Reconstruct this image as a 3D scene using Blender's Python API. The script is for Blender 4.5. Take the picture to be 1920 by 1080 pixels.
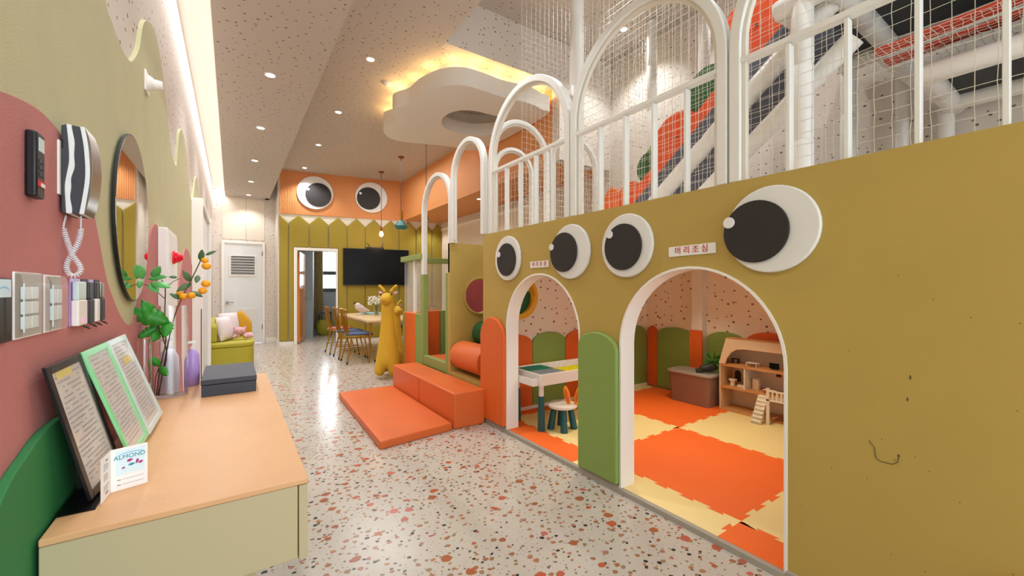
import bpy, bmesh, math, random
from mathutils import Vector, Matrix
from mathutils.geometry import tessellate_polygon
random.seed(7)
R = math.radians
PI = math.pi
scn = bpy.context.scene
COL = scn.collection
for o in list(bpy.data.objects): bpy.data.objects.remove(o)

# ---------------------------------------------------------------- camera
cd = bpy.data.cameras.new('camera'); cam = bpy.data.objects.new('camera', cd); COL.objects.link(cam)
cam.location = (0, 0, 1.2); cam.rotation_euler = (R(90), 0, R(-34.3))
cd.sensor_width = 36; cd.lens = 36 * 770 / 1920; cd.clip_start = 0.02; cd.clip_end = 200
scn.camera = cam
# ---------------------------------------------------------------- world, colour management
w = bpy.data.worlds.new('world'); scn.world = w; w.use_nodes = True
bg = w.node_tree.nodes['Background']
bg.inputs[0].default_value = (0.80, 0.90, 1.0, 1); bg.inputs[1].default_value = 2.2
scn.view_settings.view_transform = 'Standard'; scn.view_settings.look = 'None'
scn.view_settings.gamma = 1; scn.view_settings.use_curve_mapping = False
scn.view_settings.exposure = -0.12
scn.cycles.max_bounces = 10; scn.cycles.diffuse_bounces = 6; scn.cycles.sample_clamp_indirect = 6
scn.cycles.use_denoising = True

# ---------------------------------------------------------------- lights
def area(name, loc, target, sx, sy, power, col=(1, 1, 1), spread=180):
    l = bpy.data.lights.new(name, 'AREA'); l.shape = 'RECTANGLE'; l.size = sx; l.size_y = sy
    l.energy = power; l.color = col; l.spread = R(spread)
    o = bpy.data.objects.new(name, l); COL.objects.link(o); o.location = loc
    d = Vector(target) - Vector(loc)
    o.rotation_euler = (0, 0, 0) if d.xy.length < .05 else d.to_track_quat('-Z', 'Y').to_euler()
    return o
def spot(name, loc, power, col=(.94, .98, 1.0), ang=110, blend=.6, target=None, rad=.03):
    l = bpy.data.lights.new(name, 'SPOT'); l.energy = power; l.color = col; l.spot_size = R(ang); l.spot_blend = blend
    l.shadow_soft_size = rad
    o = bpy.data.objects.new(name, l); COL.objects.link(o); o.location = loc
    if target:
        d = Vector(target) - Vector(loc); o.rotation_euler = d.to_track_quat('-Z', 'Y').to_euler()
    return o
def point(name, loc, power, col=(1, .93, .84), rad=.03):
    l = bpy.data.lights.new(name, 'POINT'); l.energy = power; l.color = col; l.shadow_soft_size = rad
    o = bpy.data.objects.new(name, l); COL.objects.link(o); o.location = loc
    return o
# daylight through the glazed shop front behind the camera
area('daylight_front', (1.5, -2.7, 1.7), (-.5, 1.7, 1.4), 3.0, 2.6, 110, (0.82, 0.92, 1.0))
LOWZ, HIGHZ = 3.15, 3.68
LOWL = [(.29, 4.35), (.29, 5.85), (.29, 7.4), (.29, 8.9), (.29, 10.2), (.29, 2.85)]
HIGHL = [(1.24, 4.54), (1.24, 6.16), (1.24, 7.76), (1.24, 9.4), (1.24, 2.9)]
for i, (x, y) in enumerate(LOWL): spot('downlight_beam', (x, y, LOWZ - .02), 30 if y > 3 else 4, ang=120)
for i, (x, y) in enumerate(HIGHL): spot('downlight_beam', (x, y, HIGHZ - .02), 70 if y > 4 else (78 if y > 2.5 else 8), ang=120)
TALLL = [(3.75, 3.2), (3.75, 1.9), (2.7, 2.6), (2.7, .9)]
for x, y in TALLL: spot('downlight_beam', (x, y, 4.17), 66, ang=120)
spot('downlight_beam', (3.6, 6.3, 2.75), 20, ang=120)
spot('downlight_beam', (3.75, 8.9, 2.75), 20, ang=120)
# playhouse interior lamps
PLAYL = [(3.05, 1.65), (2.55, 2.35), (3.5, 2.3)]
for (x, y), p in zip(PLAYL, (36, 26, 16)): spot('playhouse_lamp_beam', (x, y, 1.53), p, (1, .88, .66), ang=100, blend=.6, rad=.02)
# cove strip over the left wall
area('cove_strip', (-.22, 4.5, 3.265), (-.22, 4.5, 0), .15, 12.5, 85, (.98, .98, 1.0))
area('ambient_bounce_fill', (2.3, 7.6, 3.6), (2.3, 7.6, 0), 1.2, 2.2, 34, (.96, .98, 1.0))  # added fill light standing in for room bounce, no fitting here

# ---------------------------------------------------------------- materials
def lin(h):
    h = h.lstrip('#'); v = [int(h[i:i+2], 16) / 255 for i in (0, 2, 4)]
    return tuple(a / 12.92 if a <= .04045 else ((a + .055) / 1.055) ** 2.4 for a in v) + (1,)
def mat(name, col, rough=.6, metal=0, bump=0, bscale=80, var=0, trans=0, ior=1.45, emis=None, estr=0, alpha=1, coat=0, spec=.5, vscale=6):
    m = bpy.data.materials.new(name); m.use_nodes = True; nt = m.node_tree; N = nt.nodes; L = nt.links
    b = N['Principled BSDF']; c = lin(col) if isinstance(col, str) else col
    b.inputs['Base Color'].default_value = c; b.inputs['Roughness'].default_value = rough
    b.inputs['Metallic'].default_value = metal; b.inputs['IOR'].default_value = ior
    b.inputs['Specular IOR Level'].default_value = spec
    b.inputs['Transmission Weight'].default_value = trans; b.inputs['Alpha'].default_value = alpha
    b.inputs['Coat Weight'].default_value = coat
    if emis: b.inputs['Emission Color'].default_value = lin(emis); b.inputs['Emission Strength'].default_value = estr
    if bump or var:
        g = N.new('ShaderNodeNewGeometry')
    if bump:
        n = N.new('ShaderNodeTexNoise'); n.inputs['Scale'].default_value = bscale; n.inputs['Detail'].default_value = 3
        L.new(g.outputs['Position'], n.inputs['Vector'])
        bm = N.new('ShaderNodeBump'); bm.inputs['Strength'].default_value = bump; bm.inputs['Distance'].default_value = .002
        L.new(n.outputs['Fac'], bm.inputs['Height']); L.new(bm.outputs['Normal'], b.inputs['Normal'])
    if var:
        n = N.new('ShaderNodeTexNoise'); n.inputs['Scale'].default_value = vscale; n.inputs['Detail'].default_value = 4
        L.new(g.outputs['Position'], n.inputs['Vector'])
        h = N.new('ShaderNodeHueSaturation'); h.inputs['Color'].default_value = c
        mr = N.new('ShaderNodeMapRange'); mr.inputs['To Min'].default_value = 1 - var; mr.inputs['To Max'].default_value = 1 + var
        mr.inputs['From Min'].default_value = .3; mr.inputs['From Max'].default_value = .7
        L.new(n.outputs['Fac'], mr.inputs['Value']); L.new(mr.outputs['Result'], h.inputs['Value']); L.new(h.outputs['Color'], b.inputs['Base Color'])
    return m
def voro_layers(name, base, layers, rough, plane='xy', stretch=(1, 1), noise=0.0, nscale=30, rvar=0, spec=.5):
    """layers: (scale, radius, keep probability, [colours])"""
    m = mat(name, base, rough, spec=spec); nt = m.node_tree; N = nt.nodes; L = nt.links; b = N['Principled BSDF']
    g = N.new('ShaderNodeNewGeometry'); sp = N.new('ShaderNodeSeparateXYZ'); L.new(g.outputs['Position'], sp.inputs[0])
    cb = N.new('ShaderNodeCombineXYZ')
    for k, ax in enumerate(plane):
        mu = N.new('ShaderNodeMath'); mu.operation = 'MULTIPLY'; mu.inputs[1].default_value = stretch[k]
        L.new(sp.outputs['xyz'.index(ax)], mu.inputs[0]); L.new(mu.outputs[0], cb.inputs[k])
    vec = cb.outputs[0]
    if noise:
        n = N.new('ShaderNodeTexNoise'); n.inputs['Scale'].default_value = nscale; n.inputs['Detail'].default_value = 1
        L.new(vec, n.inputs['Vector'])
        s = N.new('ShaderNodeVectorMath'); s.operation = 'MULTIPLY_ADD'; s.inputs[1].default_value = (noise,) * 3
        L.new(n.outputs['Color'], s.inputs[0]); L.new(vec, s.inputs[2]); vec = s.outputs[0]
    cur = None
    for k, (sc, rad, keep, cols) in enumerate(layers):
        mp = N.new('ShaderNodeMapping'); mp.inputs['Location'].default_value = (3.1 * k, 7.7 * k, 0)
        mp.inputs['Rotation'].default_value = (0, 0, .5 * k); L.new(vec, mp.inputs['Vector'])
        v = N.new('ShaderNodeTexVoronoi'); v.voronoi_dimensions = '2D'; v.inputs['Scale'].default_value = sc
        L.new(mp.outputs[0], v.inputs['Vector'])
        sc3 = N.new('ShaderNodeSeparateColor'); L.new(v.outputs['Color'], sc3.inputs[0])
        rr = N.new('ShaderNodeMath'); rr.operation = 'MULTIPLY_ADD'; rr.inputs[1].default_value = rad * rvar; rr.inputs[2].default_value = rad * (1 - rvar / 2)
        L.new(sc3.outputs[1], rr.inputs[0])
        lt = N.new('ShaderNodeMath'); lt.operation = 'LESS_THAN'; L.new(v.outputs['Distance'], lt.inputs[0]); L.new(rr.outputs[0], lt.inputs[1])
        kp = N.new('ShaderNodeMath'); kp.operation = 'LESS_THAN'; kp.inputs[1].default_value = keep; L.new(sc3.outputs[0], kp.inputs[0])
        an = N.new('ShaderNodeMath'); an.operation = 'MULTIPLY'; L.new(lt.outputs[0], an.inputs[0]); L.new(kp.outputs[0], an.inputs[1])
        cr = N.new('ShaderNodeValToRGB'); cr.color_ramp.interpolation = 'CONSTANT'
        while len(cr.color_ramp.elements) < len(cols): cr.color_ramp.elements.new(.5)
        for j, cc in enumerate(cols):
            cr.color_ramp.elements[j].position = j / len(cols); cr.color_ramp.elements[j].color = lin(cc)
        L.new(sc3.outputs[2], cr.inputs[0])
        mx = N.new('ShaderNodeMix'); mx.data_type = 'RGBA'; L.new(an.outputs[0], mx.inputs['Factor'])
        if cur is None: mx.inputs['A'].default_value = lin(base)
        else: L.new(cur, mx.inputs['A'])
        L.new(cr.outputs[0], mx.inputs['B']); cur = mx.outputs['Result']
    L.new(cur, b.inputs['Base Color'])
    return m
M = {}
def D(k, *a, **kw): M[k] = mat(k, *a, **kw); return M[k]
M['terrazzo'] = voro_layers('terrazzo', '#bfb7ab', [
    (48, .15, .35, ['#a99b8d', '#978d83', '#ab9787', '#8f8a82']),
    (27, .17, .42, ['#8f6a4e', '#7d6a58', '#9c7d60', '#6b6456']),
    (17, .14, .30, ['#1f2a29', '#2b2e32', '#333b38']),
    (18, .19, .50, ['#a8744f', '#9a6a4c', '#a5725c', '#94785c']),
    (9.5, .19, .30, ['#b55a40', '#a3603c', '#bd6a5e', '#9c5c40', '#b0604a'])],
    .20, 'xy', (1, 1.15), .014, 60, .8, spec=.5)
dots = [(9.5, .085, .85, ['#7d7168', '#675e58', '#8f7c70', '#625e59'])]
for pl in ('xy', 'yz', 'xz'):
    M['paper_' + pl] = voro_layers('wallpaper_' + pl, '#c4bab0' if pl == 'xy' else '#d8cec3', dots, .75, pl, (1, 1.5), 0, 30, .6)
for pl in ('yz', 'xz', 'xy'):
    M['playpaper_' + pl] = voro_layers('playroom_wallpaper_' + pl, '#f0e2d2', [(9.5, .11, .85, ['#9a6f55', '#6a6450', '#b98266', '#7a5a55'])], .75, pl, (1, 1.2), 0, 30, .6)
D('white', '#e8e3da', .5); D('white_trim', '#efeae2', .4); D('plaster', '#ddd8d2', .7, bump=.2, bscale=60)
D('olive_fabric', '#c2bd94', .85, bump=.7, bscale=420, var=.03)
D('olive_edge', '#d6c480', .8)
D('pink_fabric', '#bf7a75', .85, bump=.7, bscale=420, var=.03)
D('green_hill', '#2b7a42', .7, bump=.3, bscale=300)
D('desk_top', '#d9a878', .42, bump=.25, bscale=60, var=.03, vscale=9)
D('desk_front', '#bbae88', .6)
D('yellow_wall', '#b79c50', .55, bump=.15, bscale=120, var=.025, vscale=3)
D('grey_edge', '#a39c90', .5)
D('orange_pad', '#dd6527', .5); D('green_pad', '#849d50', .5); D('coral', '#d8682f', .42, bump=.1, bscale=150)
D('beam_green', '#8b9c55', .5)
D('eye_white', '#e6e5e2', .45); D('eye_black', '#2b2624', .6)
D('sign_white', '#ece9e6', .4); D('sign_red', '#c2202e', .5)
D('mat_orange', '#f46f26', .6, bump=.15, bscale=300); D('mat_cream', '#efdc9c', .6, bump=.15, bscale=300)
D('arch_white', '#e8e8e4', .38); D('arch_inner', '#e0d9cc', .45)
D('net', '#e2ddd0', .8); D('pipe', '#e4e0da', .35, bump=.1, bscale=60)
D('slate', '#5a5c68', .7); D('dark_mat', '#3f4143', .8); D('board_orange', '#df5426', .55); D('board_green', '#2f5a2c', .55); D('board_lime', '#8fb060', .55)
D('board_red', '#c74530', .6)
D('mustard_tuft', '#9f8a2a', .6, bump=.2, bscale=200); D('orange_wall', '#e29a5e', .6); D('zig_white', '#e2dccb', .6)
D('black_gloss', '#0b0b0d', .3, spec=.2); D('black_plastic', '#17181a', .4); D('dark_grey', '#3b3d42', .45); D('slate_blue', '#4a5058', .5)
D('phone_white', '#dfe6e4', .3); D('cord_white', '#e6e6ea', .35)
D('box_navy', '#3c414c', .55, bump=.4, bscale=260)
D('mirror', '#e8e8e8', .02, metal=1)
D('glass', '#ffffff', .02, trans=1, ior=1.45); D('acrylic', '#eef4f6', .03, trans=1, ior=1.1, alpha=.35)
D('clear_film', '#ffffff', .08, alpha=.12)
D('frame_green', '#8fe0a0', .3); D('frame_black', '#1d1e22', .35); D('frame_silver', '#cfe0dc', .3); D('paper_print', '#cfc6bd', .25); D('paper_white', '#f2f0ee', .5)
D('ink', '#8a827a', .6); D('ink_yellow', '#d8c22c', .6); D('ink_dark', '#4b4645', .6); D('card_blue', '#8fc7e2', .5); D('card_sky', '#d6edf5', .5); D('card_pink', '#a8377e', .5); D('card_teal', '#2c93a8', .5)
D('stem', '#4d4632', .6); D('leaf', '#2f8a28', .45, var=.15, vscale=30); D('leaf_light', '#5fae5c', .45, var=.1, vscale=30); D('leaf_dark', '#4f7048', .5); D('kumquat', '#f0a215', .4)
D('lavender', '#b796d6', .3); D('bottle_white', '#e6e4f2', .3); D('red_lamp', '#d3102a', .2, emis='#d3102a', estr=.15)
D('lime_sofa', '#aba02c', .6, bump=.15, bscale=150); D('cushion_white', '#ddd0d2', .8, bump=.3, bscale=120); D('cushion_mustard', '#c8921e', .8, bump=.3, bscale=120); D('plush_pink', '#d9a8b0', .9, bump=.8, bscale=200)
D('door_white', '#dfe0de', .45); D('steel', '#8d8478', .3, metal=1); D('louver_dark', '#55585a', .5); D('gold', '#b98b3c', .28, metal=1)
D('giraffe', '#cfa226', .75, bump=.5, bscale=160, var=.04, vscale=25); D('table_wood', '#d6b98e', .4, var=.05, vscale=12)
D('seat_blue', '#4a5878', .8, var=.4, vscale=40); D('seat_red', '#b4604e', .8, var=.4, vscale=40)
D('bulb', '#ffb060', .3, emis='#ffb060', estr=14); D('lampglow', '#fff2e0', .3, emis='#fff2e0', estr=20); D('copper', '#a5603a', .35, metal=1); D('teal_glass', '#5fb0b0', .1, trans=.7)
D('table_white', '#e8e4e2', .4); D('teal_leg', '#1f5a60', .45); D('plate_teal', '#13806c', .5); D('plate_grey', '#8c98a4', .5); D('plate_yellow', '#e8e21c', .5); D('ear_orange', '#f2981c', .5)
D('bin_brown', '#8b6a58', .5); D('bin_lid', '#a9a59c', .5); D('pot_black', '#26282a', .4)
D('doll_wood', '#dfbf98', .5); D('doll_edge', '#c99058', .5); D('doll_white', '#e6dccb', .5); D('doll_dark', '#3a3230', .6); D('doll_red', '#9a4030', .6)
D('room_blue', '#b3bcc0', .7); D('curtain', '#b29a6a', .8); D('window_frame', '#4c5158', .4); D('door_orange', '#e08a3c', .12)
D('porthole_yellow', '#eeb02c', .4); D('dark_green_ball', '#14603a', .4); D('dark_red', '#8e2f33', .6); D('cream_panel', '#e2d6c4', .6)
D('flower', '#e6e6da', .7); D('turquoise', '#8fc8c8', .5); D('scuff', '#5f5230', .7); D('led_pink', '#ff5aa0', .3, emis='#ff5aa0', estr=2)

# ---------------------------------------------------------------- mesh helpers
FRAME = {}
class MB:
    def __init__(s, xf=None): s.v = []; s.f = []; s.xf = xf
    def add(s, vs, fs):
        n = len(s.v); s.v += [s.xf(p) if s.xf else tuple(p) for p in vs]; s.f += [tuple(i + n for i in f) for f in fs]; return s
    def box(s, x0, x1, y0, y1, z0, z1):
        return s.add([(x, y, z) for x in (x0, x1) for y in (y0, y1) for z in (z0, z1)],
                     [(0, 1, 3, 2), (4, 6, 7, 5), (0, 4, 5, 1), (2, 3, 7, 6), (0, 2, 6, 4), (1, 5, 7, 3)])
    def hexa(s, b, t):   # four bottom, four top points
        return s.add(list(b) + list(t), [(3, 2, 1, 0), (4, 5, 6, 7), (0, 1, 5, 4), (1, 2, 6, 5), (2, 3, 7, 6), (3, 0, 4, 7)])
    def bar(s, p0, p1, wd, ht, up=(0, 0, 1)):
        p0, p1 = Vector(p0), Vector(p1); d = (p1 - p0).normalized(); u = Vector(up)
        if abs(d.dot(u)) > .98: u = Vector((1, 0, 0))
        a = d.cross(u).normalized() * wd / 2; b = a.cross(d).normalized() * ht / 2
        return s.hexa([p0 - a - b, p0 + a - b, p0 + a + b, p0 - a + b], [p1 - a - b, p1 + a - b, p1 + a + b, p1 - a + b])
    def tube(s, pts, r, seg=8, caps=True):
        pts = [Vector(p) for p in pts]; n = len(pts); rs = r if isinstance(r, (list, tuple)) else [r] * n
        vs = []; fs = []; prev = None
        for i, p in enumerate(pts):
            t = (pts[min(i + 1, n - 1)] - pts[max(i - 1, 0)]).normalized()
            if prev is None: a = t.cross(Vector((0, 0, 1)) if abs(t.z) < .9 else Vector((1, 0, 0))).normalized()
            else: a = (prev - t * prev.dot(t)).normalized()
            prev = a; b = t.cross(a)
            for k in range(seg):
                q = 2 * PI * k / seg; vs.append(p + (a * math.cos(q) + b * math.sin(q)) * rs[i])
        for i in range(n - 1):
            for k in range(seg):
                k2 = (k + 1) % seg; fs.append((i * seg + k, i * seg + k2, (i + 1) * seg + k2, (i + 1) * seg + k))
        if caps: fs.append(tuple(range(seg - 1, -1, -1))); fs.append(tuple(range((n - 1) * seg, n * seg)))
        return s.add(vs, fs)
    def cyl(s, p0, p1, r0, r1=None, seg=20): return s.tube([p0, p1], [r0, r0 if r1 is None else r1], seg)
    def lathe(s, c, prof, seg=24, axis='z'):
        vs = []; fs = []; n = len(prof)
        for (r, h) in prof:
            for k in range(seg):
                q = 2 * PI * k / seg; a, b = r * math.cos(q), r * math.sin(q)
                p = {'z': (a, b, h), 'x': (h, a, b), 'y': (b, h, a)}[axis]
                vs.append((c[0] + p[0], c[1] + p[1], c[2] + p[2]))
        for i in range(n - 1):
            for k in range(seg):
                k2 = (k + 1) % seg; fs.append((i * seg + k, i * seg + k2, (i + 1) * seg + k2, (i + 1) * seg + k))
        if prof[0][0] > 1e-5: fs.append(tuple(range(seg - 1, -1, -1)))
        if prof[-1][0] > 1e-5: fs.append(tuple(range((n - 1) * seg, n * seg)))
        return s.add(vs, fs)
    def ball(s, c, r, seg=16, rings=10, rot=None):
        rx, ry, rz = r if isinstance(r, (tuple, list)) else (r, r, r)
        vs = []; fs = []; m = Matrix.Rotation(rot[0], 3, 'X') @ Matrix.Identity(3) if False else None
        E = None
        if rot: 
            from mathutils import Euler
            E = Euler(rot).to_matrix()
        for i in range(rings + 1):
            t = PI * i / rings
            for k in range(seg):
                q = 2 * PI * k / seg; p = Vector((rx * math.sin(t) * math.cos(q), ry * math.sin(t) * math.sin(q), rz * math.cos(t)))
                if E: p = E @ p
                vs.append((c[0] + p.x, c[1] + p.y, c[2] + p.z))
        for i in range(rings):
            for k in range(seg):
                k2 = (k + 1) % seg; fs.append((i * seg + k, (i + 1) * seg + k, (i + 1) * seg + k2, i * seg + k2))
        return s.add(vs, fs)
    def prism(s, loops, axis, a0, a1):
        """extrude 2D loops (first outer, rest holes). axis x:(y,z) y:(x,z) z:(x,y)"""
        if not isinstance(loops[0][0], (tuple, list)): loops = [loops]
        P = {'x': lambda u, v, a: (a, u, v), 'y': lambda u, v, a: (u, a, v), 'z': lambda u, v, a: (u, v, a)}[axis]
        flat = [p for lp in loops for p in lp]; n = len(flat)
        tris = tessellate_polygon([[Vector((p[0], p[1], 0)) for p in lp] for lp in loops])
        vs = [P(p[0], p[1], a0) for p in flat] + [P(p[0], p[1], a1) for p in flat]
        fs = [tuple(t) for t in tris] + [tuple(i + n for i in reversed(t)) for t in tris]
        k = 0
        for lp in loops:
            m = len(lp)
            for i in range(m): j = (i + 1) % m; fs.append((k + i, k + j, k + j + n, k + i + n))
            k += m
        return s.add(vs, fs)
    def build(s, name, material, parent=None, bev=0, smooth=False, seg=3, sub=0, angle=40, origin=None):
        me = bpy.data.meshes.new(name)
        if parent is not None: fr = FRAME.get(parent.name); off = fr if fr is not None else (0, 0, 0)
        elif origin is not None: off = origin
        else:
            xs, ys, zs = zip(*[tuple(p) for p in s.v]); off = ((min(xs) + max(xs)) / 2, (min(ys) + max(ys)) / 2, min(zs))
        me.from_pydata([(p[0] - off[0], p[1] - off[1], p[2] - off[2]) for p in s.v], [], s.f); me.update()
        bm = bmesh.new(); bm.from_mesh(me); bmesh.ops.remove_doubles(bm, verts=bm.verts, dist=1e-6)
        bmesh.ops.recalc_face_normals(bm, faces=bm.faces)
        if bev: bmesh.ops.dissolve_limit(bm, angle_limit=R(1), verts=bm.verts, edges=bm.edges)
        bm.to_mesh(me); bm.free()
        o = bpy.data.objects.new(name, me); COL.objects.link(o)
        me.materials.append(M[material] if isinstance(material, str) else material)
        if parent is not None: o.parent = parent; FRAME[o.name] = off
        else: o.location = off; FRAME[o.name] = tuple(off)
        if bev:
            b = o.modifiers.new('bevel', 'BEVEL'); b.width = bev; b.segments = seg; b.limit_method = 'ANGLE'; b.angle_limit = R(40)
        if sub:
            b = o.modifiers.new('subsurf', 'SUBSURF'); b.levels = sub; b.render_levels = sub
        if smooth or bev or sub:
            for p in me.polygons: p.use_smooth = True
            if smooth and not sub or bev:
                try: me.set_sharp_from_angle(angle=R(angle))
                except Exception: pass
        return o
def tag(o, label=None, cat=None, group=None, kind=None):
    if label: o['label'] = label
    if cat: o['category'] = cat
    if group: o['group'] = group
    if kind: o['kind'] = kind
    return o
def struct(o): o['kind'] = 'structure'; return o
def thing(name, label, cat, loc, rz=None, group=None):
    o = bpy.data.objects.new(name, None); COL.objects.link(o); o.location = loc; o.empty_display_size = .1
    if rz is not None: o.rotation_euler = (0, 0, rz); FRAME[o.name] = (0, 0, 0)
    else: FRAME[o.name] = tuple(loc)
    return tag(o, label, cat, group)
def dup(root, loc=None, rz=None, label=None, group=None):
    def cp(o, par):
        c = o.copy(); COL.objects.link(c); c.parent = par; FRAME[c.name] = FRAME.get(o.name)
        for ch in [x for x in ALL if x.parent is o]: cp(ch, c)
        return c
    ALL = list(bpy.data.objects); c = cp(root, None)
    if loc is not None: c.location = loc
    if rz is not None: c.rotation_euler = (0, 0, rz)
    if label: c['label'] = label
    if group: c['group'] = group
    return c
def skin(name, nodes, edges, material, parent=None, sub=2, loc=None):
    """nodes: (x,y,z,r)"""
    me = bpy.data.meshes.new(name); off = FRAME.get(parent.name) if parent else (loc or (0, 0, 0))
    me.from_pydata([(n[0] - off[0], n[1] - off[1], n[2] - off[2]) for n in nodes], edges, [])
    o = bpy.data.objects.new(name, me); COL.objects.link(o)
    sk = o.modifiers.new('skin', 'SKIN'); sk.use_smooth_shade = True; sk.branch_smoothing = .5
    for i, n in enumerate(nodes):
        v = me.skin_vertices[0].data[i]; rr = n[3]; v.radius = rr if isinstance(rr, tuple) else (rr, rr); v.use_root = (i == 0)
    s2 = o.modifiers.new('sub', 'SUBSURF'); s2.levels = sub; s2.render_levels = sub
    me.materials.append(M[material])
    if parent: o.parent = parent; FRAME[o.name] = off
    else: o.location = off; FRAME[o.name] = off
    return o
def circ(cx, cy, r, n=32, a0=0, a1=2 * PI, ry=None):
    full = abs(a1 - a0 - 2 * PI) < 1e-6
    return [(cx + r * math.cos(a0 + (a1 - a0) * i / (n if full else n - 1)), cy + (ry or r) * math.sin(a0 + (a1 - a0) * i / (n if full else n - 1))) for i in range(n)]
def smooth_curve(pts, k=6, closed=False):
    out = []; n = len(pts); rng = n if closed else n - 1
    for i in range(rng):
        g = (lambda j: pts[j % n]) if closed else (lambda j: pts[max(0, min(n - 1, j))])
        p0, p1, p2, p3 = g(i - 1), g(i), g(i + 1), g(i + 2)
        for q in range(k):
            t = q / k
            out.append(tuple(.5 * (2 * p1[d] + (p2[d] - p0[d]) * t + (2 * p0[d] - 5 * p1[d] + 4 * p2[d] - p3[d]) * t * t + (3 * p1[d] - p0[d] - 3 * p2[d] + p3[d]) * t ** 3) for d in range(len(p1))))
    if not closed: out.append(tuple(pts[-1]))
    return out
# ---------------------------------------------------------------- THE SETTING
XR = 4.2       # right wall
WF = 1.88      # front face of the yellow play wall
YB = -3.2      # where the shop front would stand
struct(MB().box(-.6, XR + .3, YB, 13, -.1, 0).build('floor', 'terrazzo'))
# left wall: papered shell above, fabric-covered cut-out boards in front
struct(MB().box(-.5, -.33, YB, 10.6, 0, 3.5).build('wall_left', 'paper_yz'))
olive_edge_pts = [(.6, 2.6), (1.2, 2.55), (1.5, 2.3), (1.711, 2.073), (1.781, 2.046), (1.943, 2.03), (2.037, 2.041), (2.12, 2.069), (2.259, 2.181), (2.351, 2.328), (2.465, 2.408), (2.68, 2.47), (2.918, 2.408), (3.155, 2.229), (3.3, 2.1), (3.436, 2.04), (3.633, 2.042), (3.72, 2.16), (3.84, 2.33), (3.976, 2.402)]
wave = smooth_curve(olive_edge_pts, 5)
y = 4.2
while y < 8.6:
    wave.append((y, 2.22 + .19 * math.cos((y - 4.15) / 1.5 * 2 * PI))); y += .09
wave = [(-2.5, 2.9), (-.2, 2.9)] + wave
struct(MB().prism([(-2.5, 0)] + wave + [(wave[-1][0], 0)], 'x', -.33, -.315).build('wall_panel_olive', 'olive_fabric')).name = 'trim_1'
pink_pts = [(-.2, 1.0), (.3, 1.15), (.62, 1.38), (.8, 1.46), (.983, 1.51), (1.12, 1.537), (1.216, 1.542), (1.30, 1.527), (1.46, 1.456), (1.544, 1.401), (1.599, 1.335), (1.678, 1.232), (1.745, 1.18), (1.842, 1.12), (1.943, 1.078), (2.037, 1.062), (2.12, 1.08), (2.235, 1.17), (2.392, 1.341), (2.52, 1.47), (2.65, 1.512), (2.80, 1.48), (3.032, 1.321), (3.3, 1.15), (3.55, 1.12), (3.8, 1.3), (4.1, 1.49), (4.346, 1.52), (4.6, 1.49), (4.86, 1.4)]
struct(MB().prism([(-.2, 0)] + smooth_curve(pink_pts, 5) + [(4.86, 0)], 'x', -.315, -.3065).build('trim_2', 'pink_fabric'))
# green hill standing proud of the pink board, running down behind the desk
hill = smooth_curve([(.2, 0), (.45, .35), (.7, .62), (.86, .78), (.972, .878), (1.06, .91), (1.16, .93), (1.3, .92), (1.45, .84), (1.6, .72), (1.8, .4), (1.95, 0)], 4)
struct(MB().prism(hill, 'x', -.3065, -.292).build('trim_3', 'green_hill', bev=.002))
far_hill = smooth_curve([(3.0, 0), (3.1, .5), (3.25, .95), (3.4, 1.03), (3.55, .95), (3.8, .5), (3.9, 0)], 4)
struct(MB().prism(far_hill, 'x', -.3065, -.298).build('trim_4', 'green_pad'))
# dropped ceiling over the aisle with light cove on its left, then the higher ceiling
struct(MB().box(-.5, -.121, YB, 10.6, 3.28, 3.4).build('ceiling', 'plaster'))
struct(MB().box(-.12, .68, YB, 10.6, LOWZ, 3.72).build('ceiling', 'paper_xy'))
struct(MB().prism([[(.68, YB), (1.78, YB), (1.78, 3.81), (3.3, 3.81), (3.3, 10.7), (.68, 10.7)]], 'z', HIGHZ, 3.8).build('ceiling', 'paper_xy'))
struct(MB().box(1.78, XR, YB, 3.81, 4.2, 4.3).build('ceiling', 'paper_xy'))
struct(MB().box(1.68, 1.78, YB, 3.81, 3.8, 4.3).build('trim_5', 'paper_yz'))
struct(MB().box(1.782, XR, 3.806, 3.91, HIGHZ - .002, 4.2).build('trim_6', 'paper_xz'))
struct(MB().box(3.3, XR, 3.811, 3.95, 2.77, HIGHZ).build('trim_7', 'paper_xz'))
struct(MB().box(3.3, XR, 3.95, 9.9, 2.77, 2.87).build('ceiling', 'orange_wall'))
struct(MB().box(3.3, 3.4, 3.95, 9.9, 2.871, HIGHZ).build('trim_8', 'orange_wall'))
struct(MB().box(.60, .70, 10.4, 10.57, LOWZ, HIGHZ).build('trim_9', 'paper_yz'))
struct(MB().box(XR, XR + .1, YB, 10, 0, 4.3).build('wall_right', 'paper_yz'))
# cream dado panel with a rail on the right wall of the dining bay
struct(MB().box(XR - .03, XR, 5.2, 9.1, 0, 2.56).build('trim_10', 'cream_panel'))
struct(MB().box(XR - .05, XR, 5.2, 9.1, 2.56, 2.62).build('trim_11', 'white_trim'))
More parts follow.
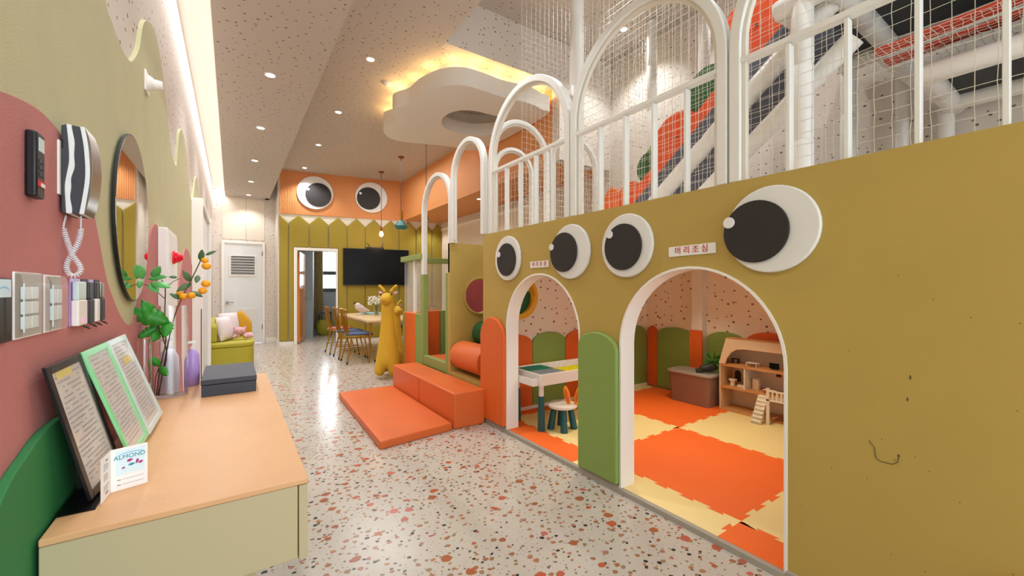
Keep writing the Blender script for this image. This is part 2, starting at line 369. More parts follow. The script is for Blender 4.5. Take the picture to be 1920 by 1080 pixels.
# end wall of the aisle with the white door
struct(MB().prism([(-.5, 0), (-.17, 0), (-.17, 2.2), (.59, 2.2), (.59, 0), (.80, 0), (.80, 3.5), (-.5, 3.5)], 'y', 10.57, 10.67).build('wall_end', 'paper_xz'))
struct(MB().box(.80, .90, 9.905, 10.67, 0, HIGHZ).build('wall_return', 'paper_yz'))
struct(MB().box(.79, .80, 9.87, 10.57, 0, .1).build('baseboard_return', 'white_trim'))
struct(MB().box(.62, .79, 10.56, 10.57, 0, .1).build('baseboard_end', 'white_trim'))
struct(MB().box(-.17, .25, 10.56, 10.57, 2.24, 3.12).build('trim_12', 'cream_panel', bev=.004))
struct(MB().box(.26, .60, 10.56, 10.57, 2.24, 3.12).build('trim_12', 'cream_panel', bev=.004))
dr = struct(MB().box(-.13, .55, 10.55, 10.59, .01, 2.15).build('door_1', 'door_white', bev=.003))
fr = MB()
fr.box(-.18, -.13, 10.53, 10.6, 0, 2.2).box(.55, .60, 10.53, 10.6, 0, 2.2).box(-.13, .55, 10.53, 10.6, 2.15, 2.2)
fr.build('door_frame', 'white_trim', dr, bev=.003)
MB().box(-.045, .44, 10.535, 10.55, 1.45, 1.90).box(-.02, .415, 10.530, 10.536, 1.47, 1.88).build('window_frame', 'white_trim', dr)
for k in range(7):
    z = 1.50 + k * .058
    MB().add([(-.015, 10.52, z), (.41, 10.52, z), (.41, 10.529, z + .035), (-.015, 10.529, z + .035), (-.015, 10.517, z), (.41, 10.517, z), (.41, 10.526, z + .035), (-.015, 10.526, z + .035)],
             [(0, 1, 2, 3), (7, 6, 5, 4), (0, 4, 5, 1), (3, 2, 6, 7), (0, 3, 7, 4), (1, 5, 6, 2)]).build('slat', 'louver_dark', dr)
vb = MB().box(.11, .45, 10.54, 10.551, .22, .78).build('vent', 'door_white', dr)
sl = MB()
for k in range(14): sl.box(.13, .43, 10.532, 10.541, .25 + k * .037, .268 + k * .037)
tag(sl.build('slat', 'white', dr), kind='stuff')
h = MB().cyl((-.08, 10.55, .90), (-.08, 10.50, .90), .025).tube([(-.08, 10.505, .90), (.0, 10.50, .90), (.03, 10.50, .895)], .010, 8)
tag(h.build('door_handle', 'steel', dr, smooth=True), 'brushed metal lever handle')
for z in (.3, 1.9): MB().cyl((.55, 10.525, z), (.55, 10.525, z + .1), .008, seg=8).build('hinge', 'steel', dr)

# back wall of the dining bay, turned a little; local axes u along, w behind, z up
AW = R(11.2); cA, sA = math.cos(AW), math.sin(AW)
def BW(p): return (.855 + p[0] * cA + p[1] * sA, 9.87 - p[0] * sA + p[1] * cA, p[2])
struct(MB(BW).prism([(-.06, 0), (.30, 0), (.30, 2.0), (1.06, 2.0), (1.06, 0), (3.5, 0), (3.5, 3.8), (-.06, 3.8)], 'y', 0, .12).build('wall_back', 'zig_white'))
ribs = MB(BW)
n = int(2.55 / .03)
for k in range(n): ribs.box(-.02 + k * .03, -.02 + k * .03 + .021, -.026, -.012, 2.77, 3.68)
wb = struct(MB(BW).box(-.02, 2.56, -.014, 0, 2.77, 3.68).build('trim_13', 'orange_wall'))
tag(ribs.build('rib', 'orange_wall', wb), kind='stuff')
# tufted mustard pencil panels
edges = [-.03, .138, .534, .911, 1.291, 1.671, 2.035, 2.41, 2.80, 3.18, 3.46]
tufts = thing('tufted_wall_covering', 'mustard upholstered wall covering of upright panels with pointed pencil tops', 'wall panels', BW((1.7, 0, 0)))
for a, b in zip(edges[:-1], edges[1:]):
    g = .006; m = (a + b) / 2; top = 2.755; sh = 2.58; lo = .08
    if a < 0: poly = [(a, lo), (b - g, lo), (b - g, sh), (a, 2.74)]
    else: poly = [(a + g, lo), (b - g, lo), (b - g, sh), (m, top), (a + g, sh)]
    # cut away the doorway
    if b > .24 and a < 1.10:
        l2, r2 = max(a + g, .238), min(b - g, 1.102)
        if a < .238: poly = [(a + g, lo), (.236, lo), (.236, 2.07), (b - g, 2.07), (b - g, sh), (m, top), (a + g, sh)]
        elif b > 1.102: poly = [(1.107, lo), (b - g, lo), (b - g, sh), (m, top), (a + g, sh), (a + g, 2.07), (1.107, 2.07)]
        else: poly = [(a + g, 2.07), (b - g, 2.07), (b - g, sh), (m, top), (a + g, sh)]
    MB(BW).prism(poly, 'y', -.045, -.001).build('panel', 'mustard_tuft', tufts, bev=.016)
struct(MB(BW).box(-.03, .235, -.03, -.001, 0, .075).build('baseboard_back', 'white_trim'))
struct(MB(BW).box(1.11, 3.46, -.03, -.001, 0, .075).build('baseboard_back', 'white_trim'))
MBf = MB(BW)
MBf.box(.24, .30, -.05, .14, 0, 2.06).box(1.06, 1.10, -.05, .14, 0, 2.06).box(.30, 1.06, -.05, .14, 2.0, 2.06)
d2 = struct(MBf.build('door_2', 'white_trim', bev=.004))
MB(BW).add([(.302, .13, .02), (.36, .92, .02), (.40, .915, .02), (.342, .125, .02), (.302, .13, 1.98), (.36, .92, 1.98), (.40, .915, 1.98), (.342, .125, 1.98)],
           [(0, 1, 2, 3), (7, 6, 5, 4), (0, 4, 5, 1), (1, 5, 6, 2), (2, 6, 7, 3), (3, 7, 4, 0)]).build('door_leaf', 'door_orange', d2)
MB(BW).cyl((.40, .85, .98), (.45, .85, .98), .012, seg=10).tube([(.45, .85, .98), (.45, .76, .98)], .01, 8).build('door_handle', 'steel', d2)
# small room behind
struct(MB(BW).box(-.03, .06, .121, 1.3, 0, 2.6).build('wall_small_room_left', 'room_blue'))
struct(MB(BW).box(.0, .54, 1.3, 2.3, 0, 2.6).build('wall_small_room_corner', 'room_blue'))
struct(MB(BW).prism([[(.3, 0), (2.4, 0), (2.4, 2.6), (.3, 2.6)], [(.68, 1.15), (1.35, 1.15), (1.35, 2.35), (.68, 2.35)]], 'y', 2.1, 2.2).build('wall_small_room_back', 'room_blue'))
struct(MB(BW).box(1.9, 2.0, .12, 2.2, 0, 2.6).build('wall_small_room_right', 'room_blue'))
struct(MB(BW).box(.06, 2.4, .121, 2.3, 2.6, 2.7).build('ceiling', 'plaster'))
wn = MB(BW); wn.box(.68, 1.35, 2.08, 2.16, 1.10, 1.19).box(.68, 1.35, 2.08, 2.16, 1.55, 1.64).box(.68, .71, 2.09, 2.15, 1.15, 2.35).box(1.31, 1.35, 2.09, 2.15, 1.15, 2.35).box(.68, 1.35, 2.09, 2.15, 2.31, 2.35)
w1 = struct(wn.build('window_1', 'window_frame'))
for z0, z1 in ((1.19, 1.55), (1.64, 2.31)): MB(BW).box(.71, 1.31, 2.12, 2.126, z0, z1).build('pane', 'clear_film', w1)
cu = []
for k in range(25): cu.append((.54 + k * .0085, 2.02 + .018 * math.sin(k * 1.6)))
cu2 = [(a, b + .012) for a, b in reversed(cu)]
cm = MB(BW); cm.prism(cu + cu2, 'z', .15, 2.4)
tag(cm.build('curtain', 'curtain', smooth=True), 'beige curtain drawn aside beside the small-room window', 'curtain')
area('small_room_daylight', BW((1.0, 2.6, 1.8)), BW((.8, 0, .3)), .7, 1.2, 60, (.85, .93, 1))
st = thing('basket_stool', 'round lime-yellow basket pouf inside the small room beyond the open doorway', 'basket', BW((.80, 1.75, 0)))
MB(BW).lathe((.80, 1.75, 0), [(.14, .0), (.19, .06), (.2, .2), (.19, .34), (.16, .38), (.02, .39)], 20).build('body', 'lime_sofa', st, smooth=True)
for dx in (-.14, .14):
    MB(BW).tube([(.80 + dx, 1.60, .3), (.80 + dx, 1.60, .52), (.80 + dx, 1.88, .52), (.80 + dx, 1.88, .3)], .008, 6).build('wire_handle', 'black_plastic', st)
cl = MB(BW); cl.box(.64, .96, 1.6, 1.88, .53, .56).ball((.78, 1.74, .575), (.13, .12, .03)).ball((.88, 1.7, .58), (.08, .1, .03))
tag(cl.build('folded_towel', 'slate_blue', smooth=True), 'blue-grey folded towel resting on the wire frame over the basket pouf', 'towel')

# ---------------------------------------------------------------- play wall (yellow) with two arched doorways
def arch_open(c, r, spring, n=28, base=0.0):
    """notch contour traversed with increasing Y"""
    return [(c - r, base)] + [(c - r * math.cos(PI * i / n), spring + r * math.sin(PI * i / n)) for i in range(n + 1)] + [(c + r, base)]
A1 = (2.40, .437, .872); A2 = (1.193, .440, .868)
WT = 1.68
out = [(-2.2, 0)] + arch_open(*A2) + arch_open(*A1) + [(3.22, 0), (3.22, WT), (-2.2, WT)]
struct(MB().prism(out, 'x', WF, WF + .105).build('wall_front', 'yellow_wall'))
for nm, (c, r, sp) in (('trim_14', A1), ('trim_14', A2)):   # white liner of each archway
    n = 28; o_ = arch_open(c, r, sp, n, .03); i_ = arch_open(c, r - .012, sp, n, .03)
    struct(MB().prism(o_ + i_[::-1], 'x', WF - .006, WF + .112).build(nm, 'white_trim'))
struct(MB().box(WF - .014, WF, -2.2, .753, 0, .045).build('baseboard_front', 'grey_edge'))
struct(MB().box(WF - .014, WF, 1.633, 1.963, 0, .045).build('baseboard_front', 'grey_edge'))
struct(MB().box(WF - .014, WF, 2.837, 3.22, 0, .045).build('baseboard_front', 'grey_edge'))
for y0, y1 in ((.753, 1.633), (1.963, 2.837)): struct(MB().box(WF - .014, WF + .02, y0, y1, 0, .028).build('threshold', 'grey_edge')).name = 'trim_15'
# upper floor slab, inner partitions
struct(MB().box(WF + .105, XR, -2.2, 3.22, 1.56, 1.66).build('ceiling', 'playpaper_xy'))
struct(MB().prism([[(WF + .105, 0), (XR, 0), (XR, 1.56), (WF + .105, 1.56)], circ(2.28, 1.115, .19, 32)], 'y', 3.22, 3.27).build('wall_partition', 'playpaper_xz'))
struct(MB().box(XR - .012, XR, -2.2, 3.22, 0, 1.56).build('wall_playroom', 'playpaper_yz'))
struct(MB().box(3.0, XR, -.9, -.85, 0, 1.56).build('wall_playroom_near', 'playpaper_xz'))
struct(MB().box(XR - .10, XR - .012, 2.45, 2.57, 0, 1.56).build('pillar', 'white'))
tag(MB().prism([circ(2.28, 1.115, .215, 32), circ(2.28, 1.115, .18, 32)], 'y', 3.195, 3.29).build('porthole_ring', 'porthole_yellow', bev=.008), 'round yellow porthole rim in the partition behind the smaller-looking arch', 'porthole')
# nook wall with second porthole
struct(MB().prism([[(1.88, 0), (XR, 0), (XR, 1.67), (1.88, 1.67)], circ(2.24, 1.115, .19, 32)], 'y', 3.90, 3.95).build('wall_nook', 'yellow_wall'))
tag(MB().prism([circ(2.24, 1.115, .205, 32), circ(2.24, 1.115, .185, 32)], 'y', 3.885, 3.965).build('porthole_ring', 'yellow_wall', bev=.004), 'round yellow porthole rim in the nook wall above the orange roller', 'porthole')
struct(MB().box(1.88, 2.0, 3.27, 3.9, 0, .33).build('trim_16', 'yellow_wall'))
# pad inside seen through nook porthole
tag(MB().box(2.79, 2.84, 4.72, 5.28, .40, 1.36).build('wall_pad', 'dark_red', bev=.01), 'dark red padded board seen through the nook porthole', 'wall pad')

# eyes
def eye(name, label, cx, cz, r, px, pz, pr_, hx, hz_, hr, xf, group, thick=.022):
    # local 2D: a = horizontal coord; axis x faces -X when plane is yz ; uses prism axis & transform
    t = thing(name, label, 'eye', xf((cx, 0, cz)), None, group)
    MB(xf).prism(circ(cx, cz, r, 48), 'y', -thick, 0).build('eye_white', 'eye_white', t, bev=.006)
    MB(xf).prism(circ(px, pz, pr_, 40), 'y', -thick - .012, -thick).build('pupil', 'eye_black', t, bev=.002)
    MB(xf).prism(circ(hx, hz_, hr, 20), 'y', -thick - .018, -thick).build('catchlight', 'eye_white', t, bev=.002)
    return t
FW = lambda p: (WF + p[1], p[0], p[2])   # front wall frame: p=(y, depth, z)
gE = 'cartoon eyes on the yellow play wall'
eye('wall_eye', 'white eye with black pupil, farthest of four along yellow wall, beside the nook corner', 2.80, 1.443, .182, 2.80, 1.432, .133, 2.90, 1.478, .023, FW, gE)
eye('wall_eye', 'round wall eye just right of the small arch sign, between sign and third eye', 2.045, 1.443, .182, 2.10, 1.442, .133, 2.215, 1.485, .023, FW, gE)
eye('wall_eye', 'round wall eye whose pupil sits low, above the green pad between the two arches', 1.575, 1.443, .182, 1.59, 1.436, .133, 1.68, 1.515, .023, FW, gE)
eye('wall_eye', 'largest-looking white wall eye, up right of the wide front arch, pupil pushed left', .813, 1.447, .182, .868, 1.442, .133, .975, 1.492, .025, FW, gE)
gB = 'big eyes on the orange back wall'
BWs = lambda p: BW((p[0], p[1] - .026, p[2]))
eye('big_wall_eye', 'big white eye above the open doorway on the ribbed orange wall', .65, 3.25, .355, .715, 3.21, .255, .515, 3.31, .028, BWs, gB, .03)
eye('big_wall_eye', 'big white eye above the television on the ribbed orange wall', 1.80, 3.245, .345, 1.74, 3.22, .25, 1.565, 3.32, .028, BWs, gB, .03)

# signs: Korean "mind your head"
def font_text(name, txt, size, material, parent, matrix, ext=.0008, align='CENTER'):
    c = bpy.data.curves.new(name, 'FONT'); c.body = txt; c.size = size; c.extrude = ext; c.align_x = align; c.align_y = 'CENTER'
    tmp = bpy.data.objects.new(name, c); COL.objects.link(tmp)
    dg = bpy.context.evaluated_depsgraph_get(); me = bpy.data.meshes.new_from_object(tmp.evaluated_get(dg))
    bpy.data.objects.remove(tmp)
    me.transform(matrix); me.name = name
    if parent is not None:
        off = FRAME.get(parent.name); me.transform(Matrix.Translation((-off[0], -off[1], -off[2])))
    me.materials.clear(); me.materials.append(M[material])
    for p in me.polygons: p.material_index = 0
    o = bpy.data.objects.new(name, me); COL.objects.link(o)
    if parent is not None: o.parent = parent; FRAME[o.name] = off
    return o
def face_negx(x, y, z):   # text in the plane facing -X, reading towards -Y
    return Matrix(((0, 0, -1, x), (-1, 0, 0, y), (0, 1, 0, z), (0, 0, 0, 1)))
def sign(label, yc, w_, h_, zc, tilt):
    s = thing('head_warning_sign', label, 'sign', (WF - .004, yc, zc), None, 'mind-your-head signs over the arches')
    Rm = Matrix.Rotation(tilt, 4, 'X')
    pl = MB(lambda p: tuple(Matrix.Translation((WF, yc, zc)) @ Rm @ Vector((p[0], p[1], p[2]))))
    pl.box(-.006, -.0005, -w_ / 2, w_ / 2, -h_ / 2, h_ / 2).build('plate', 'sign_white', s)
    font_text('lettering', '머 리 조 심', h_ * .80, 'sign_red', s, Matrix.Translation((WF, yc, zc)) @ Rm @ face_negx(-.0068, 0, 0))
sign('small white sign with red lettering over the farther arch', 2.393, .22, .048, 1.375, 0)
sign('small white sign with red lettering over the nearer arch, beside the largest eye', 1.178, .25, .05, 1.388, R(-1))

# arched pads on the outer wall face
def pad_shape(y0, y1, zb, ze, za, n=16):
    c = (y0 + y1) / 2; h = (y1 - y0) / 2
    return [(y0, zb)] + [(c - h * math.cos(PI * i / n), ze + (za - ze) * math.sin(PI * i / n)) for i in range(n + 1)] + [(y1, zb)]
tag(MB().prism(pad_shape(2.835, 3.215, .05, .78, .95), 'x', WF - .035, WF - .001).build('wall_pad', 'orange_pad', bev=.010), 'tall orange round-topped pad on wall corner beside the farther arch', 'wall pad', 'pads on the yellow wall')
tag(MB().prism(pad_shape(1.634, 1.955, .05, .83, .93), 'x', WF - .035, WF - .001).build('wall_pad', 'green_pad', bev=.010), 'tall green round-topped pad on the wall between the two arches', 'wall pad', 'pads on the yellow wall')
tag(MB().prism(pad_shape(-.25, .185, .05, .30, .40), 'x', WF - .035, WF - .001).build('wall_pad', 'porthole_yellow', bev=.010), 'low bright yellow pad at the foot of the blank yellow wall', 'wall pad')
sc = MB()
sc.tube([(WF - .0005, .492, .655), (WF - .0005, .478, .635), (WF - .0005, .474, .60), (WF - .0005, .462, .592), (WF - .0005, .43, .593), (WF - .0005, .416, .605), (WF - .0005, .414, .625)], .0016, 5)
sc.ball((WF, .414, .628), (.001, .004, .004), 8, 6); sc.ball((WF, .385, .90), (.001, .003, .008), 8, 6); sc.ball((WF, .392, .825), (.001, .003, .007), 8, 6)
for q in range(26):
    yy = random.uniform(-.1, .72); sc.ball((WF, yy, random.uniform(.2, 1.3)), (.0006, .0018, .002), 6, 4)
tag(sc.build('scuff_mark', 'scuff', bpy.data.objects['wall_front']), kind='stuff')

# playroom interior pads round the walls
def ipad_x(y0, y1, m_, zt=.75, ze=.66): return MB().prism(pad_shape(y0, y1, .035, ze, zt), 'x', XR - .045, XR - .013).build('wall_pad', m_, bev=.006)
gP = 'scalloped pads round the playroom walls'
tag(ipad_x(2.585, 3.05, 'green_pad'), 'wide green scalloped pad in playroom corner, left of the orange pillar pad', 'wall pad', gP)
tag(MB().prism([(2.44, .035), (2.58, .035), (2.58, .75), (2.44, .75)], 'x', XR - .125, XR - .101).build('wall_pad', 'orange_pad', bev=.004), 'narrow orange flat-topped pad wrapping the playroom pillar behind the storage bin', 'wall pad', gP)
tag(ipad_x(2.05, 2.435, 'green_pad'), 'green scalloped pad behind the potted plant in the playroom', 'wall pad', gP)
tag(ipad_x(1.60, 2.045, 'orange_pad', .78), 'orange scalloped pad rising behind the doll house roof', 'wall pad', gP)
tag(ipad_x(1.16, 1.595, 'green_pad'), 'green scalloped pad past the right end of the doll house', 'wall pad', gP)
tag(ipad_x(3.055, 3.185, 'orange_pad'), 'narrow orange pad in the far corner of the playroom', 'wall pad', gP)
tag(ipad_x(.68, 1.15, 'orange_pad'), 'orange scalloped pad farther along the playroom wall', 'wall pad', gP)
ys = [1.99, 2.42, 2.85, 3.28, 3.70, XR - .046]
cols = ['orange_pad', 'green_pad', 'orange_pad', 'green_pad', 'green_pad']
labs = ['orange scalloped pad on the partition left of the play table', 'green scalloped pad on the partition behind the play table top',
        'orange scalloped pad on the partition behind the rabbit-ear stool', 'green scalloped pad on the partition beside the orange one behind the stool',
        'green scalloped pad on the partition at left edge of the wide arch view']
for (a, b), c_, lb in zip(zip(ys[:-1], ys[1:]), cols, labs):
    tag(MB().prism(pad_shape(a + .002, b - .002, .035, .66, .76), 'y', 3.19, 3.219).build('wall_pad', c_, bev=.006), lb, 'wall pad', gP)
struct(MB().box(1.99, XR - .05, 3.18, 3.19, .03, .06).build('baseboard_partition', 'white_trim'))

# foam floor tiles with jigsaw edges, each a thing
def jig_edge(p0, p1, phase, teeth=12, d=.022):
    """points from p0 (incl) to p1 (excl) along a line with interlocking trapezoid teeth; phase = +1/-1 side"""
    p0, p1 = Vector(p0), Vector(p1); L_ = (p1 - p0).length; t = (p1 - p0) / L_; n = Vector((-t.y, t.x)) * phase
    out = [tuple(p0)]; pitch = L_ / teeth
    for k in range(teeth):
        a = k * pitch; s = d if k % 2 else 0
        if k % 2: out += [tuple(p0 + t * (a + .012 - .0)), tuple(p0 + t * (a - .006) + n * d), tuple(p0 + t * (a + pitch + .006) + n * d), tuple(p0 + t * (a + pitch - .012))]
    return out
xs = [1.113, 2.113, 3.113, 4.113]; ysm = [-.946, .054, 1.054, 2.054, 3.054]
tl = {(2, 1): 'large orange foam floor tile in the middle of the wide arch', (2, 2): 'cream foam tile under the stool side, left of the orange tile in the wide arch', (3, 1): 'cream foam tile lying in front of the doll house',
      (3, 2): 'orange foam tile in front of the grey storage bin', (1, 1): 'cream foam tile strip just inside the wide arch threshold', (1, 2): 'orange foam tile strip just inside the farther arch, under the play table leg',
      (2, 0): 'cream foam tile right of the big orange tile, near the bare wall', (1, 0): 'orange foam tile at the near end of the wide arch threshold', (3, 0): 'orange foam tile beyond the doll house, mostly behind the bare wall',
      (2, 3): 'orange foam tile sliver along the partition behind the play table', (1, 3): 'cream foam tile sliver in the playroom corner by the porthole', (3, 3): 'cream foam tile sliver in the far corner by the partition'}
xe = [1.893, 2.113, 3.113, XR - .055]; ye = [-.84, .054, 1.054, 2.054, 3.054, 3.178]
xe_full = {0: (1.893, 2.113), 1: (2.113, 3.113), 2: (3.113, XR - .06)}
rows = {0: (.054, 1.054), 1: (1.054, 2.054), 2: (2.054, 3.054), 3: (3.054, 3.178), -1: (-.84, .054)}
for ci in (0, 1, 2):
    for ri in (-1, 0, 1, 2, 3):
        x0, x1 = xe_full[ci]; y0, y1 = rows[ri]
        pts = []
        nx = max(2, round((x1 - x0) / .083)); ny = max(2, round((y1 - y0) / .083))
        par = lambda i, j: 1 if (i + j) % 2 else -1
        # bottom edge (shared with row below), right, top, left. Shared edges are traced identically from both sides
        bot = jig_edge((x0, y0), (x1, y0), 1, nx) if ri > -1 else [(x0, y0)]
        rt = jig_edge((x1, y0), (x1, y1), 1, ny) if ci < 2 else [(x1, y0)]
        top = list(reversed(jig_edge((x0, y1), (x1, y1), 1, nx)[1:] + [(x1, y1)])) if ri < 3 else [(x1, y1)]
        lf = list(reversed(jig_edge((x0, y0), (x0, y1), 1, ny)[1:] + [(x0, y1)])) if ci > 0 else [(x0, y1)]
        poly = bot + rt + top + lf
        clr = 'mat_orange' if (ci + ri) % 2 == 0 else 'mat_cream'
        o = MB().prism(poly, 'z', .003, .030).build('foam_floor_tile', clr)
        tag(o, tl.get((ci + 1, ri), '%s foam tile behind the blank yellow wall, %s' % ('orange' if clr == 'mat_orange' else 'cream', ['along the threshold', 'in the middle', 'by the far wall'][ci])), 'floor tile', 'jigsaw foam floor tiles')

# ---------------------------------------------------------------- arches, balusters, rails, nets upstairs
def arch_frame(t, axis, c, r, z0, spring, a0, a1, wd=.05, name='arch_frame'):
    n = 32
    def U(rr, zb): return [(c - rr, zb)] + [(c - rr * math.cos(PI * i / n), spring + rr * math.sin(PI * i / n)) for i in range(n + 1)] + [(c + rr, zb)]
    MB().prism(U(r, z0) + U(r - wd, z0)[::-1], axis, a0, a1).build(name, 'arch_white', t, bev=.006)
    am = (a0 + a1) / 2; q = (a1 - a0) * .22
    MB().prism(U(r - wd, z0) + U(r - wd - .018, z0)[::-1], axis, am - q, am + q).build('inner_rib', 'arch_inner', t, bev=.003)
def railing(t, y0, y1, zr, balus, z0=WT):
    MB().box(WF + .006, WF + .050, y0, y1, zr - .024, zr).build('rail', 'arch_white', t, bev=.003)
    for b in balus: MB().box(WF + .008, WF + .048, b - .0075, b + .0075, z0, zr - .03).build('baluster', 'arch_white', t, bev=.002)
gA = 'white arches standing on the yellow play wall'
for lab, c, balus in (('white arch with railing, farthest one on the main yellow wall', 2.605, (2.87, 2.67, 2.47, 2.27)),
                      ('white arch with railing, middle one, over the two closer eyes', 1.535, (1.81, 1.61, 1.415, 1.22)),
                      ('white arch with railing, nearest one, over the largest eye', .465, (.756, .562, .37, .18))):
    t = thing('arched_railing', lab, 'railing', (WF + .03, c, WT), None, gA)
    arch_frame(t, 'x', c, .53, WT, 2.30, WF, WF + .06)
    railing(t, c - .48, c + .48, 2.235, balus)
t = thing('white_arch', 'white arch over the nook opening, above the orange roller', 'arch', (WF + .03, 3.565, 1.0), None, 'white arches along the entrance bays')
arch_frame(t, 'x', 3.565, .335, 1.69, 2.33, WF, WF + .06, .045)
MB().box(WF, WF + .06, 3.855, 3.9, 1.67, 1.70).build('foot', 'arch_white', t)
t = thing('white_arch', 'lower white arch over the green-posted entrance', 'arch', (WF + .03, 4.30, 1.35), None, 'white arches along the entrance bays')
arch_frame(t, 'x', 4.30, .39, 1.36, 2.10, WF, WF + .06, .045)
gS = 'smaller white arches on the far side upstairs'
for lab, c, y, r, sp, z0 in (('small white arch upstairs seen through the farthest railing arch', 2.29, 3.18, .34, 2.46, 1.66), ('small white arch upstairs behind, next along toward the wall', 2.98, 3.18, .34, 2.46, 1.66),
                         ('smallest white arch upstairs, seen lowest through the farthest railing arch', 2.70, 3.90, .28, 2.54, 1.67)):
    t = thing('white_arch', lab, 'arch', (c, y + .02, z0), None, gS)
    arch_frame(t, 'y', c, r, z0, sp, y, y + .05, .04)
def net_mb(P, u0, u1, v0, v1, cell=.052, r=.0013, jit=.0022, sag=.004):
    mb = MB(); nu = int((u1 - u0) / cell); nv = int((v1 - v0) / cell)
    J = {}
    for i in range(nu + 1):
        for j in range(nv + 1):
            J[i, j] = P(u0 + i * cell + random.uniform(-jit, jit), v0 + j * cell + random.uniform(-jit, jit) , random.uniform(-sag, sag))
    for i in range(nu + 1): mb.tube([J[i, j] for j in range(nv + 1)], r, 3, False)
    for j in range(nv + 1): mb.tube([J[i, j] for i in range(nu + 1)], r, 3, False)
    return mb
def net(label, P, u0, u1, v0, v1, **k):
    return tag(net_mb(P, u0, u1, v0, v1, **k).build('safety_net', 'net'), label, 'net')
net('tall white rope safety net hung behind the two nearer railing arches', lambda u, v, w_: (2.06 + w_, u, v), -1.4, 2.16, 1.67, 4.19)
net('white rope net behind the railing of the farthest arch', lambda u, v, w_: (1.985 + w_, u, v), 2.14, 3.15, 1.67, 2.24)
net('white rope net hung across the far side of the upper climbing area', lambda u, v, w_: (u, 2.98 + w_, v), 2.14, 4.1, 1.67, 4.15)
net('white rope net hung along the climbing ramp', lambda u, v, w_: (3.02 + w_, u, v), .9, 2.9, 1.67, 4.15, cell=.06)

# padded pipe posts and beams
frame = thing('climbing_tower', 'tall climbing frame of white padded pipes with dark platforms above the playhouse', 'climbing tower', (3.0, 1.1, 1.66))
def pipe(p0, p1, r=.055, nm='pipe'): 
    mb = MB(); p0, p1 = Vector(p0), Vector(p1); L_ = (p1 - p0).length; n = max(1, round(L_ / .5)); pts = []; rs = []
    for i in range(n):
        a = p0 + (p1 - p0) * (i / n); b = p0 + (p1 - p0) * ((i + 1) / n); e = (b - a).normalized() * .012
        pts += [a + e * .2, a + e, b - e, b - e * .2]; rs += [r * .93, r, r, r * .93]
    return mb.tube(pts, rs, 14).build(nm, 'pipe', frame, smooth=True)
pipe((2.09, 2.22, 1.66), (2.09, 2.22, 4.19), .052, 'post')
pipe((3.90, 2.93, 1.66), (3.90, 2.93, 4.19), .055, 'post')
pipe((2.95, 1.10, 1.66), (2.95, 1.10, 3.05), .062, 'post')
pipe((4.08, 1.20, 1.66), (4.08, 1.20, 3.05), .052, 'post')
pipe((4.08, .88, 1.66), (4.08, .88, 2.95), .038, 'post')
pipe((4.10, .66, 1.66), (4.10, .66, 2.45), .045, 'post')
pipe((3.55, 2.1, 1.66), (3.55, 2.1, 4.19), .05, 'post')
UZ = 3.0
pipe((2.95, 1.20, UZ), (4.12, 1.20, UZ), .065, 'beam'); pipe((2.95, .94, UZ), (4.12, .94, UZ), .065, 'beam')
pipe((4.06, 1.25, UZ), (4.06, -.9, UZ), .075, 'beam'); pipe((2.95, 1.25, UZ), (2.95, -.9, UZ), .065, 'beam')
pipe((2.95, .30, UZ), (4.12, .30, UZ), .06, 'beam')
MB().box(3.0, 4.05, .95, 1.19, UZ + .02, UZ + .06).build('platform', 'dark_mat', frame); MB().box(3.0, 4.05, -.9, .93, UZ + .02, UZ + .06).build('platform', 'dark_mat', frame)
LZ = 2.45
pipe((3.36, .62, LZ), (4.14, .62, LZ), .055, 'beam'); pipe((3.36, .66, LZ), (3.36, -.9, LZ), .06, 'beam'); pipe((4.0, .66, LZ), (4.0, -.9, LZ), .06, 'beam')
pipe((3.36, .12, LZ), (4.0, .12, LZ), .05, 'beam')
MB().box(3.36, 4.0, -.9, .62, LZ + .02, LZ + .055).build('platform', 'dark_mat', frame)
pipe((4.0, 1.0, 2.98), (4.0, .66, 2.5), .055, 'brace')
# red crawl strips with netting between the two platforms
for x0, x1 in ((3.20, 3.30), (3.40, 3.48)):
    MB().hexa([(x0, .82, 2.62), (x1, .82, 2.62), (x1, -.6, 2.66), (x0, -.6, 2.66)], [(x0, .82, 2.64), (x1, .82, 2.64), (x1, -.6, 2.68), (x0, -.6, 2.68)]).build('crawl_strip', 'board_red', frame)
tag(net_mb(lambda u, v, w_: (v, u, 2.60 + w_), -.6, .9, 3.12, 3.62, cell=.035, r=.0014, jit=.008).build('crawl_net', 'net', frame), kind='stuff')

# sloping climbing stair between padded rails, with scalloped side boards
ramp = thing('climbing_ramp', 'steep climbing ramp with slate side panels, white rails and orange and green scalloped boards', 'climbing ramp', (3.1, 2.0, 1.66))
def rz_(y, off=0): return 2.80 + off + .80 * (1.52 - y)
def slab(x0, x1, ya, yb, o0, o1, nm, m_):
    MB().prism([(ya, rz_(ya, o0)), (yb, rz_(yb, o0)), (yb, rz_(yb, o1)), (ya, rz_(ya, o1))], 'x', x0, x1).build(nm, m_, ramp, bev=.004)
YT, YL = 1.0, 2.62
slab(3.12, 3.16, YT, YL, -.13, .02, 'side_panel', 'slate')
slab(3.12, 3.16, YT, 2.45, -.50, -.31, 'side_panel', 'slate')
slab(3.16, 3.75, YT, YL, -.17, -.12, 'deck', 'slate')
def rpipe(off, y0, y1, r, x=3.10):
    global frame
    MB().tube([(x, y0, rz_(y0, off)), (x, y0 + (y1 - y0) * .48, rz_(y0 + (y1 - y0) * .48, off)), (x, y0 + (y1 - y0) * .50, rz_(y0 + (y1 - y0) * .5, off)), (x, y0 + (y1 - y0) * .52, rz_(y0 + (y1 - y0) * .52, off)), (x, y1, rz_(y1, off))], [r, r, r * .9, r, r], 14).build('side_rail', 'pipe', ramp, smooth=True)
